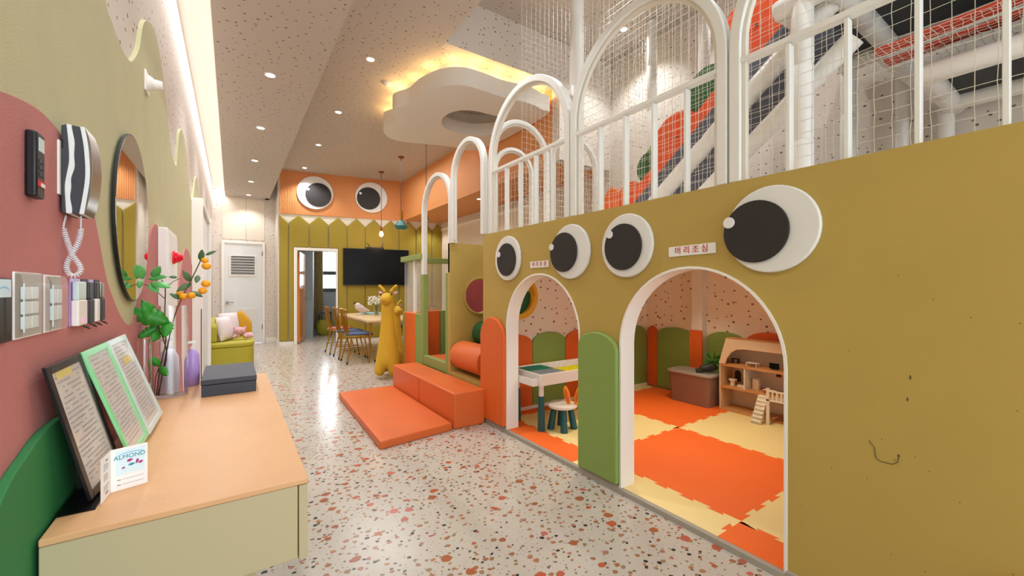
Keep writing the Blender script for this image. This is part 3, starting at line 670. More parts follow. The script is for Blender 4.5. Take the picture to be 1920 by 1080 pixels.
rpipe(-.225, YT, YL, .068); rpipe(-.60, .88, 2.4, .062)
MB().prism([(y_, rz_(y_, .02)) for y_ in (2.62, 1.0)] + [(1.0, rz_(1.0, .16))] + [(2.62, rz_(2.62, .14))], 'x', 3.125, 3.155).build('side_board', 'board_orange', ramp)
for yc, off, r, m_ in ((2.60, .10, .17, 'orange_pad'), (2.39, .20, .14, 'board_green'), (2.33, .26, .10, 'board_lime'), (2.09, .09, .25, 'board_orange'), (1.83, .22, .20, 'board_green'), (1.45, .19, .30, 'board_orange'), (1.12, .32, .20, 'board_green')):
    pts = circ(yc, rz_(yc, off), r, 28, ry=r * 1.05)
    pts = [(y_, max(z_, rz_(y_, .0))) for y_, z_ in pts]
    dx = {'board_orange': 0, 'board_green': .02, 'board_lime': .03, 'orange_pad': .01}[m_]
    MB().prism(pts, 'x', 3.13 + dx, 3.165 + dx).build('scallop', m_, ramp)
    MB().cyl((3.115 + dx, yc, rz_(yc, off + .05)), (3.13 + dx, yc, rz_(yc, off + .05)), .010, seg=10).build('bolt', 'steel', ramp)
# small upright pads beside the ramp foot
tag(MB().prism(pad_shape(2.72, 2.92, 1.67, 2.05, 2.2), 'x', 3.12, 3.16).build('wall_pad', 'orange_pad', bev=.006), 'orange round-topped pad upstairs by the foot of the climbing ramp', 'wall pad')

# ---------------------------------------------------------------- cloud-shaped ceiling lamp housing
def sc_(pts, k=1.054): return [(a * k, b * k) for a, b in pts]
outer = sc_([(1.537, 4.69), (1.63, 4.43), (1.657, 4.15), (1.76, 3.86), (1.93, 3.71), (2.15, 3.69), (2.43, 3.70), (2.69, 3.65), (2.95, 3.70)]) + [(3.24, 3.95), (3.27, 4.6), (3.25, 5.3)] + sc_([(2.95, 5.42), (2.606, 5.42), (2.266, 5.53), (1.954, 5.616), (1.737, 5.543), (1.60, 5.25), (1.66, 5.0)])
outer = smooth_curve(outer, 6, True)
inner = smooth_curve([(2.33, 5.05), (2.22, 4.83), (2.23, 4.60), (2.37, 4.42), (2.65, 4.38), (2.90, 4.40), (3.05, 4.55), (3.08, 4.8), (2.95, 5.02), (2.75, 5.13), (2.50, 5.14)], 5, True)
cz0, cz1 = 3.36, 3.53
cloud = thing('cloud_ceiling_feature', 'white cloud-shaped suspended ceiling ring with warm hidden light', 'ceiling feature', (2.5, 4.6, cz0))
MB().prism([outer, inner], 'z', cz0, cz1).build('ring', 'white', cloud, bev=0)
cx_, cy_ = 2.5, 4.7
core = [(cx_ + (x - cx_) * .84, cy_ + (y - cy_) * .84) for x, y in outer]; icore = [(cx_ + (x - cx_) * 1.12, cy_ + (y - cy_) * 1.12) for x, y in inner]
MB().prism([core, icore], 'z', cz1, HIGHZ).build('core', 'plaster', cloud)
lip = [(cx_ + (x - cx_) * .975, cy_ + (y - cy_) * .975) for x, y in outer]
MB().prism([outer, lip], 'z', cz1, cz1 + .025).build('lip', 'white', cloud)
k = 0
while k < len(outer):
    x, y_ = outer[k]; fx, fy = cx_ + (x - cx_) * .92, cy_ + (y_ - cy_) * .92
    point('cloud_glow', (fx, fy, cz1 + .03), 1.5, (1, .62, .24), .02); k += 7

# ---------------------------------------------------------------- downlights and ceiling fittings
def downlight(x, y, z, label, group):
    t = thing('downlight', label, 'downlight', (x, y, z - .01), None, group)
    MB().prism([circ(x, y, .050, 24), circ(x, y, .038, 24)], 'z', z - .006, z).build('rim', 'white_trim', t)
    MB().prism(circ(x, y, .037, 20), 'z', z - .004, z - .0005).build('lens', 'lampglow', t)
g1, g2 = 'downlights in the lower aisle ceiling', 'downlights in the higher ceiling'
names = ['nearest to the top of the picture', 'second from the cove-side start', 'third going toward the white door', 'fourth going toward the white door', 'closest to the white door']
for (x, y), nmn in zip(LOWL[:5], names): downlight(x, y, LOWZ, 'round recessed downlight in lower aisle ceiling, ' + nmn, g1)
names = ['next to the cloud feature and highest in view', 'second, left of the cloud feature', 'third toward the orange wall', 'closest to the big eyes']
for (x, y), nmn in zip(HIGHL[:4], names): downlight(x, y, HIGHZ, 'round recessed downlight in higher ceiling, ' + nmn, g2)
downlight(3.6, 6.3, 2.77, 'round recessed downlight in the low soffit beneath the orange fascia', 'soffit lights')
for (x, y), l in zip(TALLL, ('over the far corner', 'over the climbing ramp', 'over the farthest railing arch', 'over the nearest railing arch')): downlight(x, y, 4.2, 'round recessed downlight in the tall playhouse ceiling ' + l, 'tall ceiling lights')
for (x, y), l in zip(PLAYL, ('above the big orange tile', 'above the play table', 'above the storage bin')): downlight(x, y, 1.56, 'small recessed downlight under the play loft ' + l, 'play loft lights')
tag(MB().lathe((1.55, 4.95, HIGHZ), [(.05, 0), (.05, -.02), (.03, -.035), (0, -.036)], 20).build('smoke_detector', 'white_trim', smooth=True), 'small white smoke detector on the higher ceiling left of the cloud', 'smoke detector')
# pendants
def cordpend(x, y, ztop, zlamp, lab, kind):
    t = thing('pendant_lamp', lab, 'lamp', (x, y, zlamp), None, 'thin-corded pendants over the dining table')
    MB().lathe((x, y, ztop), [(.055, 0), (.055, -.02), (.02, -.03)], 20).build('ceiling_rose', 'copper', t, smooth=True)
    MB().cyl((x, y, ztop - .02), (x, y, zlamp + .16), .006, seg=6).build('cord', 'dark_grey', t)
    if kind == 'bulb':
        MB().cyl((x, y, zlamp + .07), (x, y, zlamp + .17), .022, .018, seg=12).build('socket', 'copper', t)
        MB().lathe((x, y, zlamp), [(0, -.05), (.03, -.035), (.045, 0), (.035, .04), (.018, .075)], 16).build('bulb', 'bulb', t, smooth=True)
        point('pendant_glow', (x, y, zlamp - .1), 6, (1, .75, .45))
    elif kind == 'shade':
        MB().cyl((x, y, zlamp + .12), (x, y, zlamp + .30), .03, .028, seg=12).build('socket', 'gold', t)
        MB().lathe((x, y, zlamp), [(.02, .12), (.07, .08), (.13, .0), (.11, -.05), (.105, -.05), (.12, 0), (.065, .07), (.02, .105)], 12).build('lamp_shade', 'teal_glass', t)
cordpend(2.634, 8.807, HIGHZ, 2.34, 'pendant with glowing bare bulb on copper socket before the mustard panels', 'bulb')
cordpend(2.642, 7.594, HIGHZ, 2.37, 'pendant with small teal glass shade near the dining table', 'shade')
t = thing('pendant_lamp', 'plain pendant cord hanging just below the cloud feature', 'lamp', (2.43, 5.87, 2.4), None, 'thin-corded pendants over the dining table')
MB().cyl((2.43, 5.87, 3.68), (2.43, 5.87, 2.3), .005, seg=6).build('cord', 'dark_grey', t)
MB().lathe((2.43, 5.87, 2.25), [(0, -.05), (.03, -.03), (.04, 0), (.02, .05), (.015, .1)], 14).build('bulb', 'teal_glass', t, smooth=True)
#PART2
# ---------------------------------------------------------------- soft play entrance: mat, steps, rollers, bays
gC = 'coral soft steps at the entrance'
tag(MB().hexa([(.905, 3.06, 0), (1.53, 3.14, 0), (1.545, 4.75, 0), (.96, 4.75, 0)], [(.905, 3.06, .065), (1.53, 3.14, .065), (1.545, 4.75, .065), (.96, 4.75, .065)]).build('floor_mat', 'coral', bev=.010), 'flat coral padded mat lying on the terrazzo before the soft steps', 'mat')
for y0, y1, lb in ((3.145, 3.94, 'coral padded step block nearer to the arches, below the orange roller'), (3.95, 4.75, 'coral padded step block beside the giraffe, below the green doorway')):
    t = tag(MB().box(1.553, 1.855, y0, y1, 0, .305).build('soft_step', 'coral', bev=.012), lb, 'step block', gC)
    MB().box(1.5505, 1.8575, y0 + .004, y1 - .004, .288, .291).build('seam', 'coral', t)
def roller(x, z, r, m_, lb, y0=3.285, y1=3.885):
    pr_ = [(0, 0), (r * .7, 0), (r * .93, .012), (r, .05), (r, y1 - y0 - .05), (r * .93, y1 - y0 - .012), (r * .7, y1 - y0), (0, y1 - y0)]
    tag(MB().lathe((x, y0, z), pr_, 32, 'y').build('padded_roller', m_, smooth=True), lb, 'roller', 'padded rollers in the nook')
roller(1.995, .505, .145, 'coral', 'coral padded roller lying across the nook opening above the steps')
roller(2.25, .71, .135, 'dark_green_ball', 'dark green padded roller behind the coral one in the nook')
roller(2.44, 1.03, .14, 'dark_green_ball', 'dark green padded roller seen through the porthole inside the small arch')
bay = thing('play_entrance', 'green and white framed entrance to the soft play with low padded panels', 'play frame', (2.4, 4.6, 0))
MB().box(1.88, 1.95, 4.64, 4.72, 0, 1.36).build('post', 'beam_green', bay, bev=.006)
MB().box(1.88, 1.95, 3.951, 4.02, 0, 1.36).build('post', 'beam_green', bay, bev=.006)
MB().box(1.885, 1.95, 4.02, 4.64, .29, .40).build('sill', 'beam_green', bay, bev=.006)
MB().box(1.885, 1.95, 4.02, 4.64, 0, .285).build('sill', 'green_pad', bay, bev=.006)
MB().box(1.87, 1.97, 4.66, 5.40, 1.545, 1.615).build('beam', 'beam_green', bay, bev=.006)
MB().box(1.97, 2.90, 5.33, 5.40, 1.545, 1.615).build('beam', 'beam_green', bay, bev=.006)
MB().box(2.86, 2.93, 3.951, 5.33, 1.545, 1.615).build('beam', 'beam_green', bay, bev=.006)
MB().box(1.97, 2.86, 3.951, 4.64, .33, .39).build('inner_floor', 'coral', bay, bev=.006)
for y0, y1, m_ in ((4.722, 4.90, 'green_pad'), (4.905, 5.29, 'orange_pad'), (5.295, 5.36, 'green_pad')):
    MB().box(1.885, 1.945, y0, y1, 0, .885).build('padded_panel', m_, bay, bev=.008)
for x0, x1, m_ in ((1.95, 2.4, 'orange_pad'), (2.41, 2.86, 'green_pad')): MB().box(x0, x1, 5.30, 5.36, 0, .885).build('padded_panel', m_, bay, bev=.008)
for y0, y1, m_ in ((3.96, 4.6, 'mustard_tuft'), (4.61, 4.70, 'orange_pad'), (4.71, 5.3, 'mustard_tuft')): MB().box(2.86, 2.92, y0, y1, 0, .95).build('padded_panel', m_, bay, bev=.008)
MB().box(1.90, 1.935, 4.97, 5.01, .886, 1.545).build('post', 'arch_white', bay, bev=.004)
MB().box(2.88, 2.915, 4.65, 4.69, .951, 1.545).build('post', 'arch_white', bay, bev=.004)
MB().box(2.88, 2.915, 5.29, 5.33, .951, 1.545).build('post', 'arch_white', bay, bev=.004)
MB().box(1.912, 1.916, 4.73, 5.36, .887, 1.544).build('clear_sheet', 'clear_film', bay)
MB().box(1.95, 2.86, 5.346, 5.35, .887, 1.544).build('clear_sheet', 'clear_film', bay)

# ---------------------------------------------------------------- giraffes
def giraffe(lab, x, y, k, rz, mat_='giraffe'):
    g = thing('plush_giraffe', lab, 'plush giraffe', (x, y, 0), rz, 'plush giraffes by the soft steps')
    g.scale = (k, k, k)
    # local forward = -Y
    nodes = [(0, .02, .38, .180), (0, 0, .46, .150), (0, -.01, .62, .105), (0, -.015, .82, .090), (0, -.02, .98, .084), (0, -.03, 1.10, .086), (0, -.10, 1.05, .082), (0, -.14, 1.00, .070),
             (.095, -.06, .17, .088), (.098, -.07, .03, .086), (-.095, -.06, .17, .088), (-.098, -.07, .03, .086),
             (.085, .20, .2, .09), (.09, .22, .03, .09), (-.085, .20, .2, .09), (-.09, .22, .03, .09), (0, .15, .32, .16)]
    ed = [(0, 1), (1, 2), (2, 3), (3, 4), (4, 5), (5, 6), (6, 7), (0, 8), (8, 9), (0, 10), (10, 11), (0, 16), (16, 12), (12, 13), (16, 14), (14, 15)]
    skin('body', nodes, ed, mat_, g, 2)
    for s in (-1, 1):
        skin('horn', [(s * .03, -.01, 1.14, .022), (s * .075, .0, 1.20, .02), (s * .125, .0, 1.24, .023)], [(0, 1), (1, 2)], mat_, g, 2)
        MB().ball((s * .095, .01, 1.135), (.035, .012, .02), 12, 8, (0, s * -.4, 0)).build('ear', 'plush_pink', g, smooth=True)
        MB().ball((s * .066, -.085, 1.115), .010, 10, 8).build('eye', 'black_gloss', g, smooth=True)
    skin('tail', [(0, .25, .40, .018), (0, .30, .3, .014), (0, .31, .2, .022)], [(0, 1), (1, 2)], mat_, g, 1)
    return g
giraffe('tall yellow plush giraffe standing beside the coral step', 1.72, 5.46, 1.0, R(-32))
giraffe('small yellow plush giraffe peeking from behind the tall one', 2.02, 6.05, .82, R(12))

# ---------------------------------------------------------------- television, dining table, chairs
tv = thing('television', 'large black flat television on the mustard panels', 'television', BW((1.91, -.08, 1.27)))
MB(BW).box(1.205, 2.62, -.10, -.06, 1.265, 2.08).build('casing', 'black_plastic', tv, bev=.005)
MB(BW).box(1.215, 2.61, -.103, -.100, 1.285, 2.07).build('screen', 'black_gloss', tv)
MB(BW).box(1.7, 2.1, -.06, -.046, 1.5, 1.9).build('bracket', 'black_plastic', tv)
cmr = thing('video_bar', 'slim black camera bar sitting on top of the television', 'camera bar', BW((1.88, -.08, 2.08)))
MB(BW).box(1.68, 2.06, -.12, -.05, 2.081, 2.12).build('body', 'black_plastic', cmr, bev=.008)
for a, b in ((1.78, 1.70), (2.02, 2.06)): MB(BW).tube([(a, -.06, 2.115), ((a + b) / 2, -.055, 2.17), (b, -.05, 2.22)], .006, 6).build('antenna', 'black_plastic', cmr)
tb = thing('dining_table', 'long pale wooden dining table with thin gold legs', 'table', (2.24, 7.75, 0))
MB().box(1.79, 2.70, 6.68, 8.85, .645, .68).build('tabletop', 'table_wood', tb, bev=.006)
MB().box(1.86, 2.63, 6.75, 8.78, .60, .645).build('apron', 'table_wood', tb)
for x, y in ((1.84, 6.73), (2.65, 6.73), (1.84, 8.8), (2.65, 8.8)):
    s = 1 if y > 7.5 else -1; sx = 1 if x > 2.2 else -1
    MB().tube([(x, y, .64), (x + sx * .03, y + s * .02, .0)], [.018, .012], 10).build('leg', 'gold', tb, smooth=True)
def chair(lab, x, y, rz, seatm, group):
    c = thing('dining_chair', lab, 'chair', (x, y, 0), rz, group)
    MB().prism(smooth_curve([(-.19, -.19), (0, -.205), (.19, -.19), (.20, 0), (.17, .18), (0, .195), (-.17, .18), (-.20, 0)], 3, True), 'z', .43, .445).build('seat', 'gold', c, bev=.004)
    MB().prism(smooth_curve([(-.18, -.18), (0, -.195), (.18, -.18), (.19, 0), (.16, .17), (0, .185), (-.16, .17), (-.19, 0)], 3, True), 'z', .446, .475).build('cushion', seatm, c, bev=.010)
    for sx in (-1, 1):
        for sy in (-1, 1):
            l = MB().tube([(sx * .13, sy * .13, .43), (sx * .205, sy * .21, .035)], [.013, .010], 8).build('leg', 'gold', c, smooth=True)
            MB().cyl((sx * .205, sy * .21, .04), (sx * .212, sy * .218, 0), .013, .012, 8).build('foot_cap', 'black_plastic', l)
    for sx in (-1, 1): MB().tube([(sx * .175, -.175, .17), (sx * .175, .18, .17)], .007, 6).build('stretcher', 'gold', c)
    for k in range(7):
        a = -1 + k / 3
        MB().tube([(a * .15, .165, .44), (a * .175, .205, .62), (a * .205, .25 - abs(a) * .02, .85)], .0065, 6).build('spindle', 'gold', c)
    MB().tube([(-.215, .215, .84), (-.11, .25, .86), (0, .258, .865), (.11, .25, .86), (.215, .215, .84)], .013, 8).build('back_rail', 'gold', c, smooth=True)
    return c
gD = 'gold spindle chairs along the near side of the dining table'
c0 = chair('gold spindle chair nearest to the tall giraffe, blue patterned cushion', 1.70, 6.95, R(90), 'seat_blue', gD)
chair('gold spindle chair, middle of three on the aisle side, blue patterned cushion', 1.69, 7.50, R(90), 'seat_blue', gD)
chair('gold spindle chair with reddish cushion, closest to the open doorway', 1.66, 8.10, R(90), 'seat_red', gD)
c2 = chair('gold chair with dark blue cushion on the far side, partly behind the giraffe', 2.86, 7.15, R(-90), 'seat_blue', 'gold chairs along the far side of the dining table')
dup(c2, (2.86, 7.9, 0), None, 'second gold chair on the far table side, farther toward the television')
# on the table
b = thing('plush_bird', 'white plush bird with dark beak on the dining table, over the chairs', 'plush toy', (2.05, 8.2, .681), R(-60))
skin('body', [(0, 0, .10, .075), (0, -.06, .17, .06), (0, -.09, .235, .045), (0, .12, .08, .05), (0, .24, .06, .02)], [(0, 1), (1, 2), (0, 3), (3, 4)], 'cushion_white', b, 2)
MB().cyl((0, -.13, .235), (0, -.17, .225), .018, .006, 10).build('beak', 'black_plastic', b)
for s in (-1, 1): MB().ball((s * .038, -.11, .25), .008, 8, 6).build('eye', 'black_gloss', b)
MB().box(-.05, .05, -.06, .06, 0, .03).build('foot', 'cushion_white', b, bev=.012)
v = thing('flower_vase', 'clear glass vase of tiny white blossoms on the dining table', 'vase', (2.27, 7.9, .681))
MB().lathe((2.27, 7.9, .681), [(.035, 0), (.04, .01), (.04, .20), (.036, .20), (.036, .015), (0, .012)], 18).build('glass_body', 'glass', v, smooth=True)
fb = MB(); sb = MB()
for k in range(130):
    a = random.uniform(0, 2 * PI); q = random.uniform(0, 1) ** .5 * .16; h_ = random.uniform(.20, .36)
    p = (2.27 + q * math.cos(a), 7.9 + q * math.sin(a), .681 + h_); fb.ball(p, .013, 6, 4)
    if k % 8 == 0: sb.tube([(2.27, 7.9, .70), (2.27 + q * .2 * math.cos(a), 7.9 + q * .2 * math.sin(a), .86), p], .0018, 4)
tag(fb.build('blossoms', 'flower', v), kind='stuff'); tag(sb.build('stems', 'leaf_dark', v), kind='stuff')
tag(MB().box(2.12, 2.5, 8.25, 8.6, .681, .705).build('tray', 'turquoise', bev=.008), 'pale turquoise tray on the dining table behind the plush bird', 'tray')

# ---------------------------------------------------------------- lime sofa with cushions
so = thing('corner_bench', 'lime upholstered bench with low back along the left wall by the white door', 'bench', (0, 7.5, 0))
seatp = smooth_curve([(.27, 7.9), (.275, 7.3), (.24, 6.98), (.1, 6.9), (-.1, 6.88)], 5)
MB().prism([(-.285, 8.05), (.27, 8.05)] + seatp + [(-.285, 6.88)], 'z', 0, .37).build('base', 'lime_sofa', so, bev=.012)
MB().prism([(-.285, 8.05), (.275, 8.05)] + [(x + .006, y - .004) for x, y in seatp] + [(-.285, 6.875)], 'z', .372, .44).build('seat', 'lime_sofa', so, bev=.022)
MB().prism([(7.0, .44), (7.02, .66), (7.12, .73), (7.3, .735), (8.04, .735), (8.04, .44)], 'x', -.285, -.17).build('backrest', 'lime_sofa', so, bev=.025)
MB().box(-.16, .27, 7.93, 8.05, .441, .53).build('armrest', 'lime_sofa', so, bev=.02)
def cushion(name, lab, c, rx, rz, th, m_, ang, tilt, group=None, point_=False):
    me = MB(); nu, nv = 12, 12; vs = []; fs = []
    for side in (1, -1):
        for i in range(nu + 1):
            for j in range(nv + 1):
                a = -1 + 2 * i / nu; b_ = -1 + 2 * j / nv
                t_ = th * ((1 - a * a) * (1 - b_ * b_)) ** .4
                x = a * rx; z = b_ * rz
                if point_: x *= (1 - max(0, (b_ + .1) / 1.1) ** 1.6 * .93)
                vs.append((x, side * t_, z))
    N_ = (nu + 1) * (nv + 1)
    for s_ in (0, 1):
        for i in range(nu):
            for j in range(nv):
                q = s_ * N_ + i * (nv + 1) + j; f = (q, q + 1, q + nv + 2, q + nv + 1); fs.append(f if s_ else f[::-1])
    Mx = Matrix.Translation(c) @ Matrix.Rotation(ang, 4, 'Z') @ Matrix.Rotation(tilt, 4, 'X')
    me.xf = lambda p: tuple(Mx @ Vector(p)); me.add(vs, fs)
    return tag(me.build(name, m_, smooth=True, angle=70), lab, 'cushion', group)
gQ = 'cushions on the lime bench'
cushion('cushion', 'pale pinkish-white cushion standing against the back of the lime bench', (-.085, 7.22, .615), .16, .17, .07, 'cushion_white', R(62), R(-12), gQ)
cushion('cushion', 'second whitish cushion propped deeper on the lime bench, behind the first', (-.03, 7.50, .635), .16, .19, .06, 'cushion_white', R(45), R(-8), gQ)
cushion('cushion', 'mustard pointed cushion standing on the lime bench', (.115, 7.80, .645), .15, .20, .06, 'cushion_mustard', R(8), R(-10), gQ, True)
p = thing('plush_doll', 'small pink plush doll lying on the lime bench below the mustard cushion', 'plush toy', (.13, 7.28, .445), R(-10))
skin('body', [(0, 0, .055, .055), (.09, .0, .05, .045), (.15, -.03, .04, .028)], [(0, 1), (1, 2)], 'plush_pink', p, 2)
MB().ball((-.03, -.02, .125), (.075, .06, .055), 16, 12).build('head', 'plush_pink', p, smooth=True)
for s in (-1, 1):
    skin('arm', [(s * .04 - .02, -.05, .07, .022), (s * .09 - .02, -.09, .035, .02)], [(0, 1)], 'plush_pink', p, 2)
    MB().ball((-.03 + s * .028, -.077, .13), .006, 8, 6).build('eye', 'black_plastic', p)
    MB().ball((-.03 + s * .06, -.01, .165), (.022, .014, .022), 10, 8).build('ear', 'plush_pink', p, smooth=True)
tag(MB().ball((.20, 7.52, .475), (.06, .05, .033)).ball((.235, 7.49, .50), .022).build('plush_toy', 'cushion_white', smooth=True), 'tiny cream plush lying at the right end of the lime bench seat', 'plush toy')

# ---------------------------------------------------------------- left wall: entrance jamb, alarm cabinet, mirror, phone ...
dj = MB().box(-.303, -.215, 4.92, 4.98, 0, 2.06).box(-.303, -.20, 6.30, 6.36, 0, 2.06).box(-.303, -.21, 4.98, 6.30, 2.0, 2.06)
dj = struct(dj.build('door_3', 'white_trim', bev=.003))
MB().box(-.29, -.235, 5.0, 6.29, .02, 1.99).build('door_leaf', 'door_white', dj, bev=.003)
MB().box(-.2349, -.232, 5.10, 6.19, .15, 1.87).build('pane', 'clear_film', dj)
MB().box(-.230, -.2235, 4.917, 4.9195, .12, 1.0).build('groove', 'black_plastic', dj)
ac = thing('alarm_cabinet', 'narrow white alarm cabinet with a red lamp, on the pink hill past the round mirror', 'alarm cabinet', (-.28, 2.88, .5))
MB().box(-.291, -.252, 2.68, 3.10, .5, 1.505).build('cabinet_body', 'white_trim', ac, bev=.004)
MB().box(-.252, -.248, 2.70, 3.08, .54, 1.485).build('cabinet_door', 'white', ac, bev=.002)
MB().lathe((-.248, 2.86, 1.365), [(.036, 0), (.036, .008), (.030, .012), (.026, .028), (.012, .042), (0, .044)], 20, 'x').build('alarm_lamp', 'red_lamp', ac, smooth=True)
mi = thing('round_mirror', 'round frameless wall mirror with thin dark rim above the desk', 'mirror', (-.29, 2.06, 1.15))
MB().prism(circ(2.06, 1.456, .305, 64), 'x', -.2915, -.2855).build('backing', 'black_plastic', mi)
MB().prism(circ(2.06, 1.456, .301, 64), 'x', -.2855, -.2843).build('mirror_glass', 'mirror', mi)
sn = thing('wall_sensor', 'small white round sensor on the olive board, high above the mirror', 'sensor', (-.30, 2.42, 2.1))
MB().box(-.302, -.293, 2.375, 2.465, 2.065, 2.155).build('plate', 'white_trim', sn, bev=.008)
MB().lathe((-.293, 2.42, 2.11), [(.034, 0), (.030, .012), (.022, .02), (.020, .045), (.017, .05), (0, .05)], 20, 'x').build('knob', 'white_trim', sn, smooth=True)
rc = thing('wall_remote', 'slim black remote with a red and white sticker, left of the intercom phone', 'remote control', (-.295, 1.11, 1.36))
MB().box(-.2915, -.276, 1.095, 1.135, 1.365, 1.485).build('casing', 'black_plastic', rc, bev=.004)
MB().box(-.276, -.2752, 1.104, 1.128, 1.45, 1.475).build('screen', 'frame_silver', rc)
MB().box(-.2758, -.2748, 1.098, 1.130, 1.385, 1.397).build('sticker', 'sign_red', rc)
MB().box(-.2758, -.2746, 1.110, 1.130, 1.386, 1.393).build('sticker', 'sign_white', rc)
for k in range(6): MB().box(-.276, -.2745, 1.106 + (k % 2) * .012, 1.114 + (k % 2) * .012, 1.405 + (k // 2) * .012, 1.412 + (k // 2) * .012).build('button', 'dark_grey', rc)
ph = thing('intercom_phone', 'dark grey and white wall intercom phone above the card holders', 'intercom phone', (-.29, 1.31, 1.36))
MB().box(-.2915, -.288, 1.262, 1.36, 1.40, 1.515).build('mounting_plate', 'white_trim', ph)
def band(xl, xr, y0, y1): return [(a, z) for a, z in xl] + [(a, z) for a, z in reversed(xr)]
body_l = [(-.2875, 1.362), (-.2875, 1.549)]
s1l = smooth_curve([(-.2800, 1.361), (-.2812, 1.39), (-.2818, 1.42), (-.2790, 1.445), (-.2755, 1.475), (-.2765, 1.513), (-.2795, 1.553)], 4)
s1r = [(a + .0085 + .001 * math.sin(i), z) for i, (a, z) in enumerate(s1l)]
s2l = smooth_curve([(-.2605, 1.361), (-.2565, 1.39), (-.2520, 1.43), (-.2510, 1.463), (-.2535, 1.51), (-.2590, 1.552)], 4)
s2r = [(a + .0075, z) for a, z in s2l]
s3r = smooth_curve([(-.2520, 1.362), (-.2440, 1.40), (-.2400, 1.44), (-.2395, 1.47), (-.2430, 1.52), (-.2505, 1.550)], 4)
MB().prism([(-.2875, 1.362), (-.2875, 1.549)] + s1l[::-1], 'y', 1.270, 1.362).build('base', 'dark_grey', ph, bev=.0015)
MB().prism(s1l + s1r[::-1], 'y', 1.268, 1.364).build('white_band', 'phone_white', ph, bev=.001)
MB().prism(s1r + s2l[::-1], 'y', 1.272, 1.345).build('handset', 'dark_grey', ph, bev=.001)
MB().prism(s2l + s2r[::-1], 'y', 1.269, 1.348).build('handset_band', 'phone_white', ph, bev=.001)
MB().prism(s2r + s3r[::-1], 'y', 1.271, 1.346).build('handset_back', 'steel', ph, bev=.001)
gr = MB()
for k in range(6): gr.box(-.2868, -.2842, 1.2690, 1.2702, 1.500 + k * .0035, 1.5015 + k * .0035)
tag(gr.build('speaker_grille', 'black_gloss', ph), kind='stuff')
# coiled cord as a figure of eight hanging from the phone
path = smooth_curve([(-.287, 1.30, 1.360), (-.291, 1.30, 1.333), (-.288, 1.30, 1.315), (-.283, 1.30, 1.294), (-.277, 1.30, 1.272), (-.268, 1.30, 1.255), (-.264, 1.30, 1.240), (-.270, 1.30, 1.229), (-.279, 1.30, 1.227), (-.286, 1.302, 1.238), (-.287, 1.304, 1.252), (-.281, 1.306, 1.272), (-.272, 1.308, 1.295), (-.267, 1.308, 1.318), (-.265, 1.304, 1.338), (-.264, 1.300, 1.361)], 18)
hel = []; acc = 0
for i in range(len(path) - 1):
    p0, p1 = Vector(path[i]), Vector(path[i + 1]); d = (p1 - p0); acc += d.length
    t_ = d.normalized(); n1 = t_.cross(Vector((0, 1, 0))).normalized(); n2 = Vector((0, 1, 0))
    on = 18 < i < len(path) - 24; rr = .0042 if on else .0006
    ph_ = acc / .0046 * 2 * PI
    for q in (0, .5):
        pp = p0 + d * q; a_ = ph_ + q * d.length / .0046 * 2 * PI
        hel.append(tuple(pp + (n1 * math.cos(a_) + n2 * math.sin(a_)) * rr))
MB().tube(hel, .0014, 5).build('coiled_cord', 'cord_white', ph, smooth=True)
def cover(lab, y0, y1, z0, z1, sw, lean=.0):
    c = thing('switch_cover', lab, 'switch cover', (-.29, (y0 + y1) / 2, z0), None, 'clear switch covers on the pink board')
    MB().box(-.2915, -.288, y0, y1, z0, z1).build('plate', 'white_trim', c, bev=.001)
    sh = MB(); pr_ = [(-.288, z0), (-.280, z0 + .002), (-.277, z0 + .012), (-.277, z1 - .02), (-.281, z1 - .002), (-.288, z1)]
    inn = [(-.288, z0 + .002), (-.2808, z0 + .004), (-.2779, z0 + .013), (-.2779, z1 - .0205), (-.2816, z1 - .004), (-.288, z1 - .002)]
    MB().prism(pr_ + inn[::-1], 'y', y0, y1).build('clear_shell', 'clear_film', c)
    MB().box(-.2785, -.2768, y0 - .0005, y0 + .0015, z0 + .012, z1 - .02).build('clear_edge', 'frame_silver', c)
    MB().box(-.288, -.2872, y0, y1, z0 + .003, z1 - .003).build('grey_backing', 'grey_edge', c)
    for (a, b_, c_, d_) in sw: MB().box(-.2871, -.2815, a, b_, c_, d_).build('switch', 'phone_white', c, bev=.0015)
    return c
cover('larger clear switch cover with six white switches, next to the black card holder', 1.045, 1.162, 1.112, 1.228, [(1.062 + i * .034, 1.092 + i * .034, 1.128 + j * .026, 1.150 + j * .026) for i in range(2) for j in range(3)])
cover('smaller clear switch cover with white switches, right of the larger cover', 1.182, 1.272, 1.112, 1.226, [(1.20 + i * .028, 1.225 + i * .028, 1.135 + j * .034, 1.164 + j * .034) for i in range(2) for j in range(2)])
kh = thing('card_plate', 'black card plate with a small white and blue header at the picture edge', 'card holder', (-.29, .96, 1.1))
MB().box(-.2915, -.287, .93, 1.03, 1.112, 1.216).build('panel', 'black_plastic', kh, bev=.001)
MB().box(-.287, -.2864, .975, 1.026, 1.185, 1.214).build('header', 'card_sky', kh)
MB().prism([(.98 + .02 * (1 - math.cos(a)), 1.193 + .010 * math.sin(a)) for a in [PI * i / 8 for i in range(9)]] + [(.98 + .02 * (1 - math.cos(a)), 1.193 + .007 * math.sin(a)) for a in [PI * (8 - i) / 8 for i in range(9)]], 'x', -.2864, -.2861).build('arc', 'card_blue', kh)
